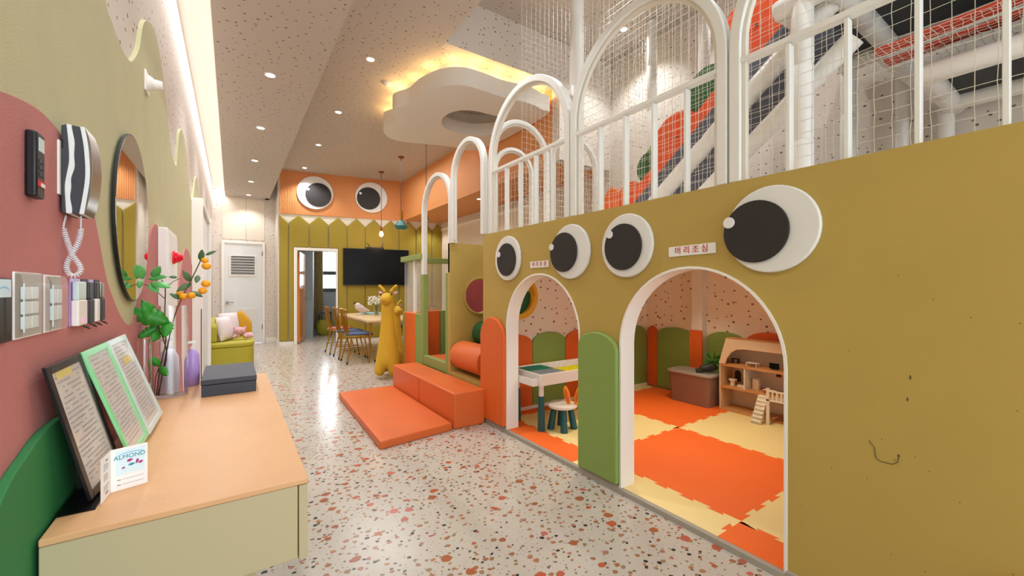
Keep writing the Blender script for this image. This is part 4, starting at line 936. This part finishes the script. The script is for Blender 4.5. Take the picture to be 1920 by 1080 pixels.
def remote(lab, y0, y1, m1, m2):
    c = thing('remote_holder', lab, 'remote control', (-.29, (y0 + y1) / 2, 1.1), None, 'small remotes in wall holders')
    MB().box(-.2915, -.2895, y0, y1, 1.112, 1.222).build('back', 'lavender' if m1 == 'white_trim' else 'dark_grey', c)
    MB().box(-.2895, -.276, y0 + .004, y1 - .004, 1.112, 1.172).build('cup', m1, c, bev=.003)
    MB().box(-.2885, -.277, y0 + .008, y1 - .008, 1.172, 1.215).build('remote', m2, c, bev=.003)
    MB().tube([(-.282, y1 - .02, 1.112), (-.278, y1 - .012, 1.105), (-.272, y1 - .006, 1.101), (-.279, y1 - .002, 1.107)], .0016, 5).build('loop', 'black_plastic', c)
    return c
r1 = remote('white remote holder with a glowing pink dot, under the phone cord', 1.338, 1.415, 'white_trim', 'frame_silver')
MB().lathe((-.276, 1.376, 1.124), [(.005, 0), (.005, .001), (0, .0012)], 12, 'x').build('indicator', 'led_pink', r1)
remote('dark grey remote holder between two pale ones under the phone', 1.425, 1.478, 'dark_grey', 'dark_grey')
remote('narrow white remote holder, third in the row under the phone', 1.49, 1.53, 'white_trim', 'dark_grey')
remote('dark remote holder farthest along the row, at the pink board edge', 1.54, 1.585, 'dark_grey', 'steel')

# everything hung on the left boards sits flush against their front faces
for o in list(bpy.data.objects):
    if o.parent is None and o.name.split('.')[0] in ('alarm_cabinet', 'round_mirror', 'wall_sensor', 'wall_remote', 'intercom_phone', 'switch_cover', 'card_plate', 'remote_holder', 'door_3'): o.location.x -= .0145
# ---------------------------------------------------------------- desk
dk = thing('wall_desk', 'wall-mounted desk with peach wooden top and olive-cream drawer body', 'desk', (-.06, 1.8, .56))
MB().box(-.285, .150, 1.078, 2.535, .737, .750).build('desktop', 'desk_top', dk, bev=.002)
MB().box(-.285, .128, 1.080, 2.532, .565, .736).build('body', 'desk_front', dk, bev=.002)
for k in range(3): MB().box(.130, .149, 1.080 + k * .485, 1.560 + k * .485, .560, .735).build('drawer', 'desk_front', dk, bev=.002)
MB().box(.02, .05, 1.20, 1.24, 0, .564).build('leg', 'desk_front', dk, bev=.003)
MB().box(.02, .05, 2.4, 2.44, 0, .564).build('leg', 'desk_front', dk, bev=.003)
bx = thing('storage_box', 'dark navy lidded box at the far end of the desk', 'box', (-.005, 2.3, .75))
MB().box(-.104, .088, 2.112, 2.50, .7505, .797).build('body', 'box_navy', bx, bev=.002)
MB().box(-.106, .090, 2.110, 2.502, .799, .820).build('lid', 'box_navy', bx, bev=.002)
def bil(bl, br, tr, tl):
    bl, br, tr, tl = map(Vector, (bl, br, tr, tl)); nrm = (br - bl).cross(tl - bl).normalized()
    return lambda p: tuple((bl * (1 - p[0]) + br * p[0]) * (1 - p[2]) + (tl * (1 - p[0]) + tr * p[0]) * p[2] + nrm * p[1])
def board(lab, bl, br, tr, tl, fm, seedn, stripe):
    X_ = bil(bl, br, tr, tl); random.seed(seedn)
    t = thing('notice_frame', lab, 'notice frame', ((bl[0] + br[0]) / 2, (bl[1] + br[1]) / 2, .752), None, 'leaning notice frames on the desk')
    W_ = .09; H_ = .055
    for (a, b_, c, d) in ((0, W_, 0, 1), (1 - W_, 1, 0, 1), (W_, 1 - W_, 0, H_), (W_, 1 - W_, 1 - H_, 1)):
        MB(X_).box(a, b_, -.002, .004, c, d).build('frame_bar', fm, t, bev=.001)
    MB(X_).box(W_, 1 - W_, -.0015, .0005, H_, 1 - H_).build('print_sheet', 'paper_print', t)
    ln = MB(X_)
    for k in range(22):
        z = .90 - k * .037
        if z < .1: break
        x = .16 + random.uniform(0, .04)
        while x < .80:
            w_ = random.uniform(.03, .10)
            if random.random() < .82: ln.box(x, min(x + w_, .86), .0006, .0009, z, z + .008)
            x += w_ + .015
    tag(ln.build('handwriting', 'ink', t), kind='stuff')
    if stripe: MB(X_).box(*stripe).build('highlight', 'ink_yellow', t)
    MB(X_).box(W_, 1 - W_, .0025, .003, H_, 1 - H_).build('cover_sheet', 'clear_film', t)
    return t
zb, zt = .765, 1.052
board('black-edged notice frame, first of the three leaning over the desk', (-.245, 1.20, zb - .008), (-.230, 1.40, zb - .008), (-.288, 1.325, zt), (-.288, 1.112, zt), 'frame_black', 3, (.2, .62, .001, .0014, .89, .945))
board('mint-green notice frame, middle of the three leaning over the desk', (-.208, 1.388, zb), (-.206, 1.605, zb), (-.286, 1.555, zt), (-.286, 1.328, zt), 'frame_green', 5, None)
board('silver-white notice frame, last of three, tip toward the glass vase', (-.204, 1.612, zb), (-.202, 1.865, zb), (-.286, 1.785, zt), (-.286, 1.560, zt), 'frame_silver', 9, (.35, .75, .001, .0014, .72, .79))
st = thing('display_stand', 'glossy black base holding the leaning notice frames', 'display stand', (-.24, 1.5, .75))
MB().box(-.285, -.229, 1.165, 1.40, .7505, .7525).build('base', 'black_gloss', st)
MB().prism([(-.285, .7525), (-.262, .7525), (-.291, 1.0), (-.297, 1.0)], 'y', 1.30, 1.312).build('spine', 'black_plastic', st)
random.seed(11)
lf = thing('folded_leaflet', 'small white folded leaflet with blue lettering on the desk', 'leaflet', (-.20, 1.22, .75))
XA = bil((-.2235, 1.18, .751), (-.219, 1.239, .751), (-.219, 1.239, .844), (-.2235, 1.18, .844))
XB = bil((-.219, 1.239, .751), (-.161, 1.259, .751), (-.161, 1.259, .844), (-.219, 1.239, .844))
XA2 = XA
MB(XA).box(0, 1, -.0006, 0, 0, 1).build('left_page', 'paper_white', lf); MB(XB).box(0, 1, -.0006, 0, 0, 1).build('right_page', 'paper_white', lf)
ln = MB(XA)
for k in range(14):
    if k in (3, 4, 9): continue
    ln.box(.25, random.uniform(.5, .85), .0002, .0004, .22 + k * .045, .232 + k * .045)
ln.box(.45, .65, .0002, .0004, .86, .9); ln.box(.4, .7, .0002, .0004, .12, .16)
tag(ln.build('small_print', 'ink', lf), kind='stuff')
MB(XB).box(.12, .92, .0001, .0003, .36, .94).build('picture_ground', 'card_sky', lf)
pa = [(.14 + .39 * (1 - math.cos(a)), .80 + .075 * math.sin(a)) for a in [PI * i / 12 for i in range(13)]]
MB(lambda p: XB((p[0], p[1], p[2]))).prism(pa + [(x, z - .022) for x, z in reversed(pa)], 'y', .0003, .0006).build('arc', 'card_blue', lf)
dB = (Vector((-.161, 1.259, 0)) - Vector((-.219, 1.239, 0))).normalized(); nB = dB.cross(Vector((0, 0, 1)))
oB = Vector(XB((.5, .0008, .77)))
font_text('lettering', 'ALMOND', .0125, 'card_teal', lf, Matrix(((dB.x, 0, nB.x, oB.x), (dB.y, 0, nB.y, oB.y), (0, 1, 0, oB.z), (0, 0, 0, 1))), ext=.0002)
for (a, b_, c, d, m_) in ((.42, .60, .64, .70, 'card_pink'), (.66, .76, .56, .66, 'card_pink'), (.74, .88, .54, .60, 'card_pink'), (.46, .66, .54, .59, 'card_teal'), (.28, .38, .50, .54, 'card_pink')):
    MB(XB).prism([(a, c), ((a + b_) / 2, c - .01), (b_, (c + d) / 2), ((a + b_) / 2 + .02, d), (a + .02, d - .01)], 'y', .0004, .0007).build('motif', m_, lf)
ln = MB(XB); ln.box(.3, .9, .0002, .0004, .24, .247).box(.3, .9, .0002, .0004, .12, .127).box(.16, .26, .0002, .0004, .235, .255).box(.16, .26, .0002, .0004, .115, .135)
tag(ln.build('form_lines', 'ink', lf), kind='stuff')

# vases, bottles
va = thing('glass_vase', 'tall clear cylindrical glass vase holding the leafy branches', 'vase', (-.213, 2.235, .75))
MB().lathe((-.213, 2.235, .7505), [(.056, 0), (.058, .004), (.058, .375), (.0555, .375), (.0555, .012), (0, .010)], 40).build('glass_body', 'glass', va, smooth=True)
v2 = thing('bud_vase', 'slim clear bud vase standing against the wall behind the frames', 'vase', (-.262, 1.985, .75))
MB().lathe((-.262, 1.985, .7505), [(.019, 0), (.020, .004), (.020, .265), (.018, .265), (.018, .01), (0, .009)], 20).build('glass_body', 'glass', v2, smooth=True)
MB().lathe((-.262, 1.985, .752), [(0, .011), (.0172, .011), (.0172, .10), (0, .10)], 16).build('inner_tube', 'frame_silver', v2, smooth=True)
def bottle(lab, x, y, z, k, m_, h=.19):
    t = thing('pump_bottle', lab, 'bottle', (x, y, z), None, 'pump bottles on the desk')
    MB().lathe((x, y, z + .0005), [(.026 * k, 0), (.029 * k, .006), (.030 * k, h * .45), (.027 * k, h * .75), (.018 * k, h * .86), (.010 * k, h * .9), (0, h * .9)], 24).build('bottle_body', m_, t, smooth=True)
    MB().cyl((x, y, z + h * .9), (x, y, z + h * .97), .011 * k, seg=16).build('collar', 'white_trim', t, smooth=True)
    MB().cyl((x, y, z + h * .97), (x, y, z + h * 1.06), .005 * k, seg=10).box(x - .032 * k, x + .012, y - .008, y + .008, z + h * 1.05, z + h * 1.10).build('pump_head', 'white_trim', t)
bottle('lavender pump bottle on the desk between glass vase and navy box', -.150, 2.405, .75, .9, 'lavender', .185)
bottle('large white pump bottle seen through the tall glass vase', -.232, 2.36, .75, 1.35, 'bottle_white', .215)

# leafy arrangement in the vase
pl = thing('leafy_arrangement', 'arrangement of monstera leaves and a kumquat branch in the tall vase', 'plant', (-.213, 2.235, .76))
def V3(*a): return Vector(a)
TOC = Vector((.25, -.95, .05)).normalized()      # roughly toward the room
def leaf(base, tip, wd, m_, notch=0, nm='leaf', thick=.0006, curl=.10, up=None):
    base, tip = Vector(base), Vector(tip); ax = tip - base; L_ = ax.length; t_ = ax / L_
    nrm = (up or (TOC + Vector((random.uniform(-.3, .3), 0, random.uniform(0, .5))))); nrm = (nrm - t_ * nrm.dot(t_)).normalized(); s_ = t_.cross(nrm)
    prof = [(0, .02), (.12, .55), (.3, .95), (.5, 1), (.7, .8), (.88, .42), (1, 0.02)]
    vs = []; fs = []
    mid = []
    for k, (a, w_) in enumerate(smooth_curve(prof, 3)):
        mid.append((a, w_))
    L0 = []; R0 = []
    for k, (a, w_) in enumerate(mid):
        c = base + t_ * (a * L_) - nrm * (curl * L_ * (a - .5) ** 2)
        f = 1.0
        if notch and k % 3 == 1 and 2 < k < len(mid) - 2: f = 1 - notch
        L0.append(c + s_ * (wd * w_ * f) - nrm * wd * .18); R0.append(c - s_ * (wd * w_ * f) - nrm * wd * .18)
        vs += [c, L0[-1], R0[-1]]
    n = len(mid)
    for k in range(n - 1):
        a = 3 * k; b_ = 3 * (k + 1)
        fs += [(a, b_, b_ + 1, a + 1), (a + 2, b_ + 2, b_, a)]
    o = MB().add(vs, fs).build(nm, m_, pl, smooth=True)
    sd = o.modifiers.new('solid', 'SOLIDIFY'); sd.thickness = thick
    return o
def stemt(pts, r=.0022): MB().tube(smooth_curve([tuple(p_) for p_ in pts], 4), r, 6).build('stem', 'stem', pl)
stemt([(-0.2616, 2.2605, 0.7488), (-0.2457, 2.2255, 0.8688), (-0.2230, 2.1858, 0.9818), (-0.2253, 2.1752, 1.0916), (-0.2222, 2.1610, 1.2000), (-0.2346, 2.1695, 1.2323)])
stemt([(-0.2557, 2.2686, 0.7462), (-0.2339, 2.2416, 0.8873), (-0.2025, 2.2202, 1.0660), (-0.1693, 2.1976, 1.1665), (-0.1395, 2.2015, 1.2407), (-0.1166, 2.2100, 1.3029), (-0.0988, 2.2221, 1.3503)], .0024)
stemt([(-0.2564, 2.2449, 0.7514), (-0.2239, 2.2106, 0.9086), (-0.2298, 2.2025, 0.9805), (-0.2471, 2.1780, 1.0448)])
stemt([(-0.2640, 2.2379, 0.7540), (-0.2588, 2.2223, 0.8269), (-0.2450, 2.1887, 0.8747)], .0016)
stemt([(-0.2239, 2.1622, 1.1569), (-0.2635, 2.1650, 1.2000), (-0.3002, 2.1658, 1.2210), (-0.3257, 2.1590, 1.2249)], .0016)
stemt([(-0.2222, 2.1610, 1.2000), (-0.1954, 2.1428, 1.2259), (-0.1733, 2.1398, 1.2390)], .0012)
# big monstera leaves
leaf((-0.2079, 2.1513, 1.0599), (-0.3403, 2.1447, 1.1179), .036, 'leaf', .22)
leaf((-0.2400, 2.1731, 1.0448), (-0.2862, 2.1321, 1.1543), .030, 'leaf', .2)
leaf((-0.2127, 2.1667, 1.0699), (-0.2203, 2.1113, 1.0064), .022, 'leaf', .25)
leaf((-0.2414, 2.1862, 1.0482), (-0.3072, 2.1706, 1.0022), .020, 'leaf', .3)
leaf((-0.2432, 2.1875, 1.0308), (-0.2601, 2.1506, 0.9883), .018, 'leaf', .3)
leaf((-0.2400, 2.1731, 0.8809), (-0.2671, 2.1553, 0.9290), .014, 'leaf', .2); leaf((-0.2435, 2.1756, 0.8852), (-0.2116, 2.1054, 0.8550), .016, 'leaf', .25)
# lighter palmate leaves
for b_, t2, wd in (((-0.3002, 2.1658, 1.2252), (-0.3410, 2.1210, 1.2365), .016), ((-0.2898, 2.1587, 1.2295), (-0.3280, 2.1243, 1.2000), .018), ((-0.2863, 2.1563, 1.2337), (-0.2928, 2.1124, 1.2882), .016), ((-0.2619, 2.1518, 1.2381), (-0.2313, 2.0946, 1.2831), .014),
                  ((-0.2671, 2.1553, 1.2275), (-0.2004, 2.0735, 1.2042), .017), ((-0.2706, 2.1577, 1.2212), (-0.2382, 2.0993, 1.1834), .015), ((-0.3002, 2.1658, 1.2210), (-0.3098, 2.1239, 1.2513), .012), ((-0.2793, 2.1637, 1.2381), (-0.2120, 2.0935, 1.2460), .012)):
    leaf(b_, t2, wd, 'leaf_light', 0)
# kumquat branch leaves
for b_, t2, wd in (((-0.1109, 2.2062, 1.3143), (-0.1041, 2.1773, 1.3627), .011), ((-0.0964, 2.2083, 1.3425), (-0.0549, 2.1921, 1.3618), .007), ((-0.1433, 2.2040, 1.2271), (-0.1665, 2.1835, 1.2733), .013), ((-0.1395, 2.2015, 1.2226), (-0.1910, 2.1882, 1.1868), .012), ((-0.1443, 2.1926, 1.1888), (-0.1010, 2.1510, 1.1643), .011),
                  ((-0.1178, 2.1987, 1.2568), (-0.1232, 2.1661, 1.2223), .010), ((-0.1748, 2.2013, 1.1553), (-0.2117, 2.1902, 1.1781), .010), ((-0.1834, 2.1587, 1.2436), (-0.2115, 2.1537, 1.2453), .006)):
    leaf(b_, t2, wd, 'leaf_dark', 0)
for c, r in (((-0.0953, 2.1834, 1.3182), .0135), ((-0.0891, 2.1671, 1.2926), .0165), ((-0.0905, 2.1559, 1.2180), .0165), ((-0.1010, 2.1510, 1.1888), .0155), ((-0.1390, 2.1648, 1.1689), .0150), ((-0.1665, 2.1835, 1.1645), .0150), ((-0.1804, 2.2051, 1.1777), .012)):
    MB().ball(c, (r, r, r * .92), 16, 12).build('kumquat', 'kumquat', pl, smooth=True)

# ---------------------------------------------------------------- play table and stool in the playroom
F0 = .0305
pt = thing('activity_table', 'white building-block table with teal legs and a pulled-out tray', 'table', (2.5, 2.81, F0))
MB().prism([[(2.05, 2.60), (2.98, 2.60), (2.98, 3.03), (2.05, 3.03)], [(2.075, 2.625), (2.955, 2.625), (2.955, 3.005), (2.075, 3.005)]], 'z', .405, .497).build('table_rim', 'table_white', pt, bev=.004)
MB().box(2.075, 2.955, 2.625, 3.005, .47, .484).build('table_deck', 'table_white', pt)
for x0, x1, y0, y1, m_ in ((2.08, 2.36, 2.63, 2.81, 'plate_grey'), (2.08, 2.36, 2.815, 3.0, 'plate_teal'), (2.37, 2.66, 2.63, 2.81, 'plate_yellow'), (2.67, 2.95, 2.63, 2.81, 'plate_yellow'), (2.37, 2.66, 2.815, 3.0, 'table_white')):
    q = MB().box(x0, x1, y0, y1, .4845, .489).build('base_plate', m_, pt)
    sd = MB(); nx = int((x1 - x0) / .022)
    for i in range(nx):
        for j in range(int((y1 - y0) / .022)): sd.lathe((x0 + .012 + i * .022, y0 + .012 + j * .022, .489), [(.006, 0), (.006, .003), (0, .003)], 6)
    tag(sd.build('stud', m_, q), kind='stuff')
for x in (2.095, 2.935):
    for y in (2.645, 2.985):
        l = MB().cyl((x, y, .405), (x, y, .31), .020, .022, 16).build('leg', 'table_white', pt, smooth=True)
        MB().lathe((x, y, F0), [(.030, 0), (.031, .01), (.024, .285)], 18).build('leg_sleeve', 'teal_leg', l, smooth=True)
tr = MB().prism([[(1.997, 2.63), (2.049, 2.63), (2.049, 2.97), (1.997, 2.97)], [(2.004, 2.637), (2.043, 2.637), (2.043, 2.963), (2.004, 2.963)]], 'z', .41, .465).box(1.997, 2.049, 2.63, 2.97, .405, .41)
tr.build('side_tray', 'table_white', pt, bev=.002)
so_ = thing('rabbit_stool', 'round white child stool with orange rabbit ears and teal legs', 'stool', (2.27, 2.585, F0))
MB().lathe((2.27, 2.585, F0), [(0, .18), (.105, .18), (.122, .19), (.122, .205), (.11, .213), (0, .213)], 28).build('seat', 'table_white', so_, smooth=True)
for a in (45, 135, 225, 315):
    dx, dy = math.cos(R(a + 12)), math.sin(R(a + 12))
    MB().tube([(2.27 + dx * .065, 2.585 + dy * .065, F0 + .185), (2.27 + dx * .098, 2.585 + dy * .098, F0)], [.024, .030], 14).build('leg', 'teal_leg', so_, smooth=True)
for q, (ex, ey) in enumerate(((2.285, 2.535), (2.34, 2.485))):
    MB().ball((ex + (.01 if q else -.008), ey, F0 + .285), (.025, .011, .082), 14, 12, (0, R(12 if q else -12), R(-43))).build('ear', 'ear_orange', so_, smooth=True)
    MB().ball((ex + (.01 if q else -.008) - .006, ey - .007, F0 + .285), (.014, .007, .058), 12, 10, (0, R(12 if q else -12), R(-43))).build('inner_ear', 'orange_pad', so_, smooth=True)

# ---------------------------------------------------------------- storage bin, plant, doll house
bn = thing('storage_bin', 'brown plastic storage bin with a grey woven-look lid', 'bin', (3.93, 2.47, F0))
def rr(x0, x1, y0, y1, r, n=5):
    o_ = []
    for cx, cy, a in ((x1 - r, y1 - r, 0), (x0 + r, y1 - r, 90), (x0 + r, y0 + r, 180), (x1 - r, y0 + r, 270)):
        o_ += [(cx + r * math.cos(R(a + 90 * i / n)), cy + r * math.sin(R(a + 90 * i / n))) for i in range(n + 1)]
    return o_
lo, hi = rr(3.815, 4.055, 2.215, 2.64, .04), rr(3.795, 4.07, 2.195, 2.66, .05)
mb = MB(); n = len(lo); mb.add([(x, y, F0) for x, y in lo] + [(x, y, .325) for x, y in hi], [tuple(range(n)), tuple(range(n, 2 * n))] + [(i, (i + 1) % n, n + (i + 1) % n, n + i) for i in range(n)])
mb.build('bin_body', 'bin_brown', bn, smooth=True)
MB().prism(rr(3.785, 4.072, 2.185, 2.67, .05), 'z', .326, .352).build('lid', 'bin_lid', bn, bev=.006)
wv = MB()
for i in range(11):
    for j in range(18):
        if (i + j) % 2: wv.box(3.81 + i * .022, 3.828 + i * .022, 2.215 + j * .0235, 2.234 + j * .0235, .352, .3555)
tag(wv.build('weave', 'bin_lid', bn), kind='stuff')
pp = thing('potted_plant', 'small leafy green plant in a tipped black pot on the bin lid', 'plant', (3.93, 2.30, .356))
MB().tube([(3.87, 2.33, .395), (3.93, 2.27, .405), (3.965, 2.23, .44)], [.028, .040, .046], 18).build('pot', 'pot_black', pp, smooth=True)
MB().cyl((3.86, 2.36, .357), (3.88, 2.30, .385), .035, .02, 14).build('saucer', 'pot_black', pp)
pl_keep = pl; pl = pp
for k in range(34):
    a = random.uniform(0, 2 * PI); b_ = Vector((3.955, 2.245, .45)); q = random.uniform(.04, .11)
    tp = b_ + Vector((q * math.cos(a) * .7, q * math.sin(a) * .9, random.uniform(.0, .13)))
    mid_ = b_ + (tp - b_) * .45
    leaf(mid_, tp, .016, 'leaf', 0, 'leaf', .0008)
pl = pl_keep
dh = thing('doll_house', 'pale wooden three-storey doll house with open front, stairs and balcony', 'doll house', (4.02, 1.75, F0))
Y0, Y1 = 1.22, 2.155; xf, xb = 3.90, 4.13
MB().prism([(xf, F0), (xb, F0), (xb, .70), (4.03, .70), (xf, .47)], 'y', Y1 - .012, Y1).build('side_wall', 'doll_wood', dh, bev=.0015)
MB().prism([(xf, F0), (xb, F0), (xb, .70), (4.03, .70), (xf, .47)], 'y', Y0, Y0 + .012).build('side_wall', 'doll_wood', dh, bev=.0015)
MB().box(xb - .006, xb, Y0 + .012, Y1 - .012, F0, .70).build('back_wall', 'doll_white', dh)
for z, nm in ((F0, 'floor_board'), (.245, 'floor_board'), (.455, 'floor_board')): MB().box(xf - .004, xb - .006, Y0 + .012, Y1 - .012, z, z + .018).build(nm, 'doll_edge', dh, bev=.002)
# roof front with wide round-cornered opening, in the sloping plane
X_ = lambda p: (xf + (4.03 - xf) * p[2] + .0 - p[1] * .87, p[0], .473 + (.70 - .473) * p[2] + p[1] * .5)
opn = [(Y0 + .05, .0), (Y1 - .06, .0), (Y1 - .062, .22), (Y1 - .085, .45), (Y1 - .13, .60), (Y1 - .20, .64), (Y0 + .2, .64), (Y0 + .1, .58), (Y0 + .06, .4)]
MB(X_).prism([(Y0, -.0), (Y0 + .05, 0)] + opn[::-1][0:8] + [(Y1 - .06, 0), (Y1, 0), (Y1, 1.0), (Y0, 1.0)], 'y', 0, .010).build('roof_panel', 'doll_wood', dh)
MB().box(4.02, xb, Y0, Y1 + .004, .70, .712).build('roof_ridge', 'doll_edge', dh, bev=.002)
MB().box(xf, xb - .006, 1.915, 1.925, .263, .455).build('divider', 'doll_white', dh)
for (y0, y1) in ((1.70, 1.745), (1.63, 1.675)):
    q = MB().box(xb - .010, xb - .006, y0, y1, .385, .435).build('window', 'doll_red', dh); MB().box(xb - .012, xb - .010, y0 + .006, y1 - .006, .393, .427).build('pane', 'doll_dark', q)
MB().prism([[(2.06, .28), (2.12, .28)] + [(2.09 + .03 * math.cos(a), .36 + .03 * math.sin(a)) for a in [PI * i / 8 for i in range(9)]]][0], 'x', xb - .009, xb - .006).build('arched_door', 'doll_dark', dh)
# annex and balcony
MB().box(3.78, xf - .004, 1.24, 1.68, .235, .250).build('balcony_floor', 'doll_white', dh, bev=.001)
MB().box(3.78, 3.795, 1.655, 1.68, F0, .345).build('post', 'doll_white', dh, bev=.001); MB().box(3.78, 3.795, 1.24, 1.265, F0, .345).build('post', 'doll_white', dh, bev=.001)
MB().box(3.782, 3.793, 1.265, 1.655, .315, .330).build('rail', 'doll_white', dh)
for k in range(11): MB().box(3.784, 3.791, 1.285 + k * .034, 1.297 + k * .034, .250, .315).build('rail_post', 'doll_white', dh)
sp_ = MB(); sp_.hexa([(3.72, 1.70, F0), (3.72, 1.78, F0), (3.745, 1.78, F0), (3.745, 1.70, F0)], [(3.86, 1.70, .25), (3.86, 1.78, .25), (3.90, 1.78, .25), (3.90, 1.70, .25)])
stp = sp_.build('stairs', 'doll_white', dh)
for k in range(7): MB().box(3.712 + k * .0222, 3.75 + k * .0222, 1.70, 1.78, F0 + .020 + k * .031, F0 + .026 + k * .031).build('tread', 'doll_white', stp)
gT = 'toy furniture inside the doll house'
def toy(name, lab, boxes, m_, x, y, z, cat='toy furniture'):
    t = thing(name, lab, cat, (x, y, z), None, gT)
    for nm, (a, b_, c, d, e, f), mm in boxes: MB().box(x + a, x + b_, y + c, y + d, z + e, z + f).build(nm, mm or m_, t, bev=.0012)
    return t
ZA, ZM = .4735, .2635
toy('toy_table', 'tiny white toy table on the doll house attic floor', [('top', (-.03, .03, -.05, .05, .030, .038), None), ('leg', (-.028, -.020, -.048, -.040, 0, .03), None), ('leg', (-.028, -.020, .040, .048, 0, .03), None), ('leg', (.020, .028, -.048, -.040, 0, .03), None), ('leg', (.020, .028, .040, .048, 0, .03), None)], 'doll_white', 3.97, 1.88, ZA)
toy('toy_television', 'tiny dark toy television on the doll house attic floor', [('screen', (-.004, .004, -.04, .04, .008, .058), 'black_gloss'), ('foot', (-.012, .012, -.02, .02, 0, .008), None)], 'doll_dark', 3.98, 1.70, ZA)
toy('toy_cabinet', 'tiny white toy cabinet at the attic right of the toy television', [('cabinet', (-.02, .02, -.045, .045, 0, .055), None), ('opening', (-.021, -.019, -.015, .015, .008, .032), 'doll_red')], 'doll_white', 3.96, 1.55, ZA)
toy('toy_shelf', 'small dark toy stand in the left attic corner', [('top', (-.02, .02, -.03, .03, .04, .046), None), ('side', (-.02, .02, -.03, -.025, 0, .04), None), ('side', (-.02, .02, .025, .03, 0, .04), None)], 'doll_dark', 4.02, 2.06, ZA)
toy('toy_sink', 'tiny white toy basin on the left middle floor', [('column', (-.012, .012, -.018, .018, 0, .05), None), ('bowl', (-.022, .022, -.028, .028, .05, .066), None)], 'doll_white', 3.97, 2.06, ZM)
toy('toy_bathtub', 'tiny flat toy tub on the left middle floor near the divider', [('tub', (-.025, .025, -.04, .04, 0, .022), None)], 'doll_white', 3.97, 1.97, ZM)
toy('toy_coffee_table', 'tiny toy table with dark legs beside the doll house stairs', [('top', (-.022, .022, -.045, .045, .026, .032), None), ('leg', (-.02, -.012, -.04, -.03, 0, .026), 'doll_red'), ('leg', (-.02, -.012, .03, .04, 0, .026), 'doll_red')], 'doll_white', 3.94, 1.72, ZM)
toy('toy_bunk_step', 'narrow pale toy wardrobe on the middle floor right of the divider', [('body', (-.02, .02, -.025, .025, 0, .10), None), ('door', (-.0215, -.02, -.02, -.001, .006, .094), 'doll_wood'), ('door', (-.0215, -.02, .001, .02, .006, .094), 'doll_wood')], 'doll_white', 4.0, 1.86, ZM)
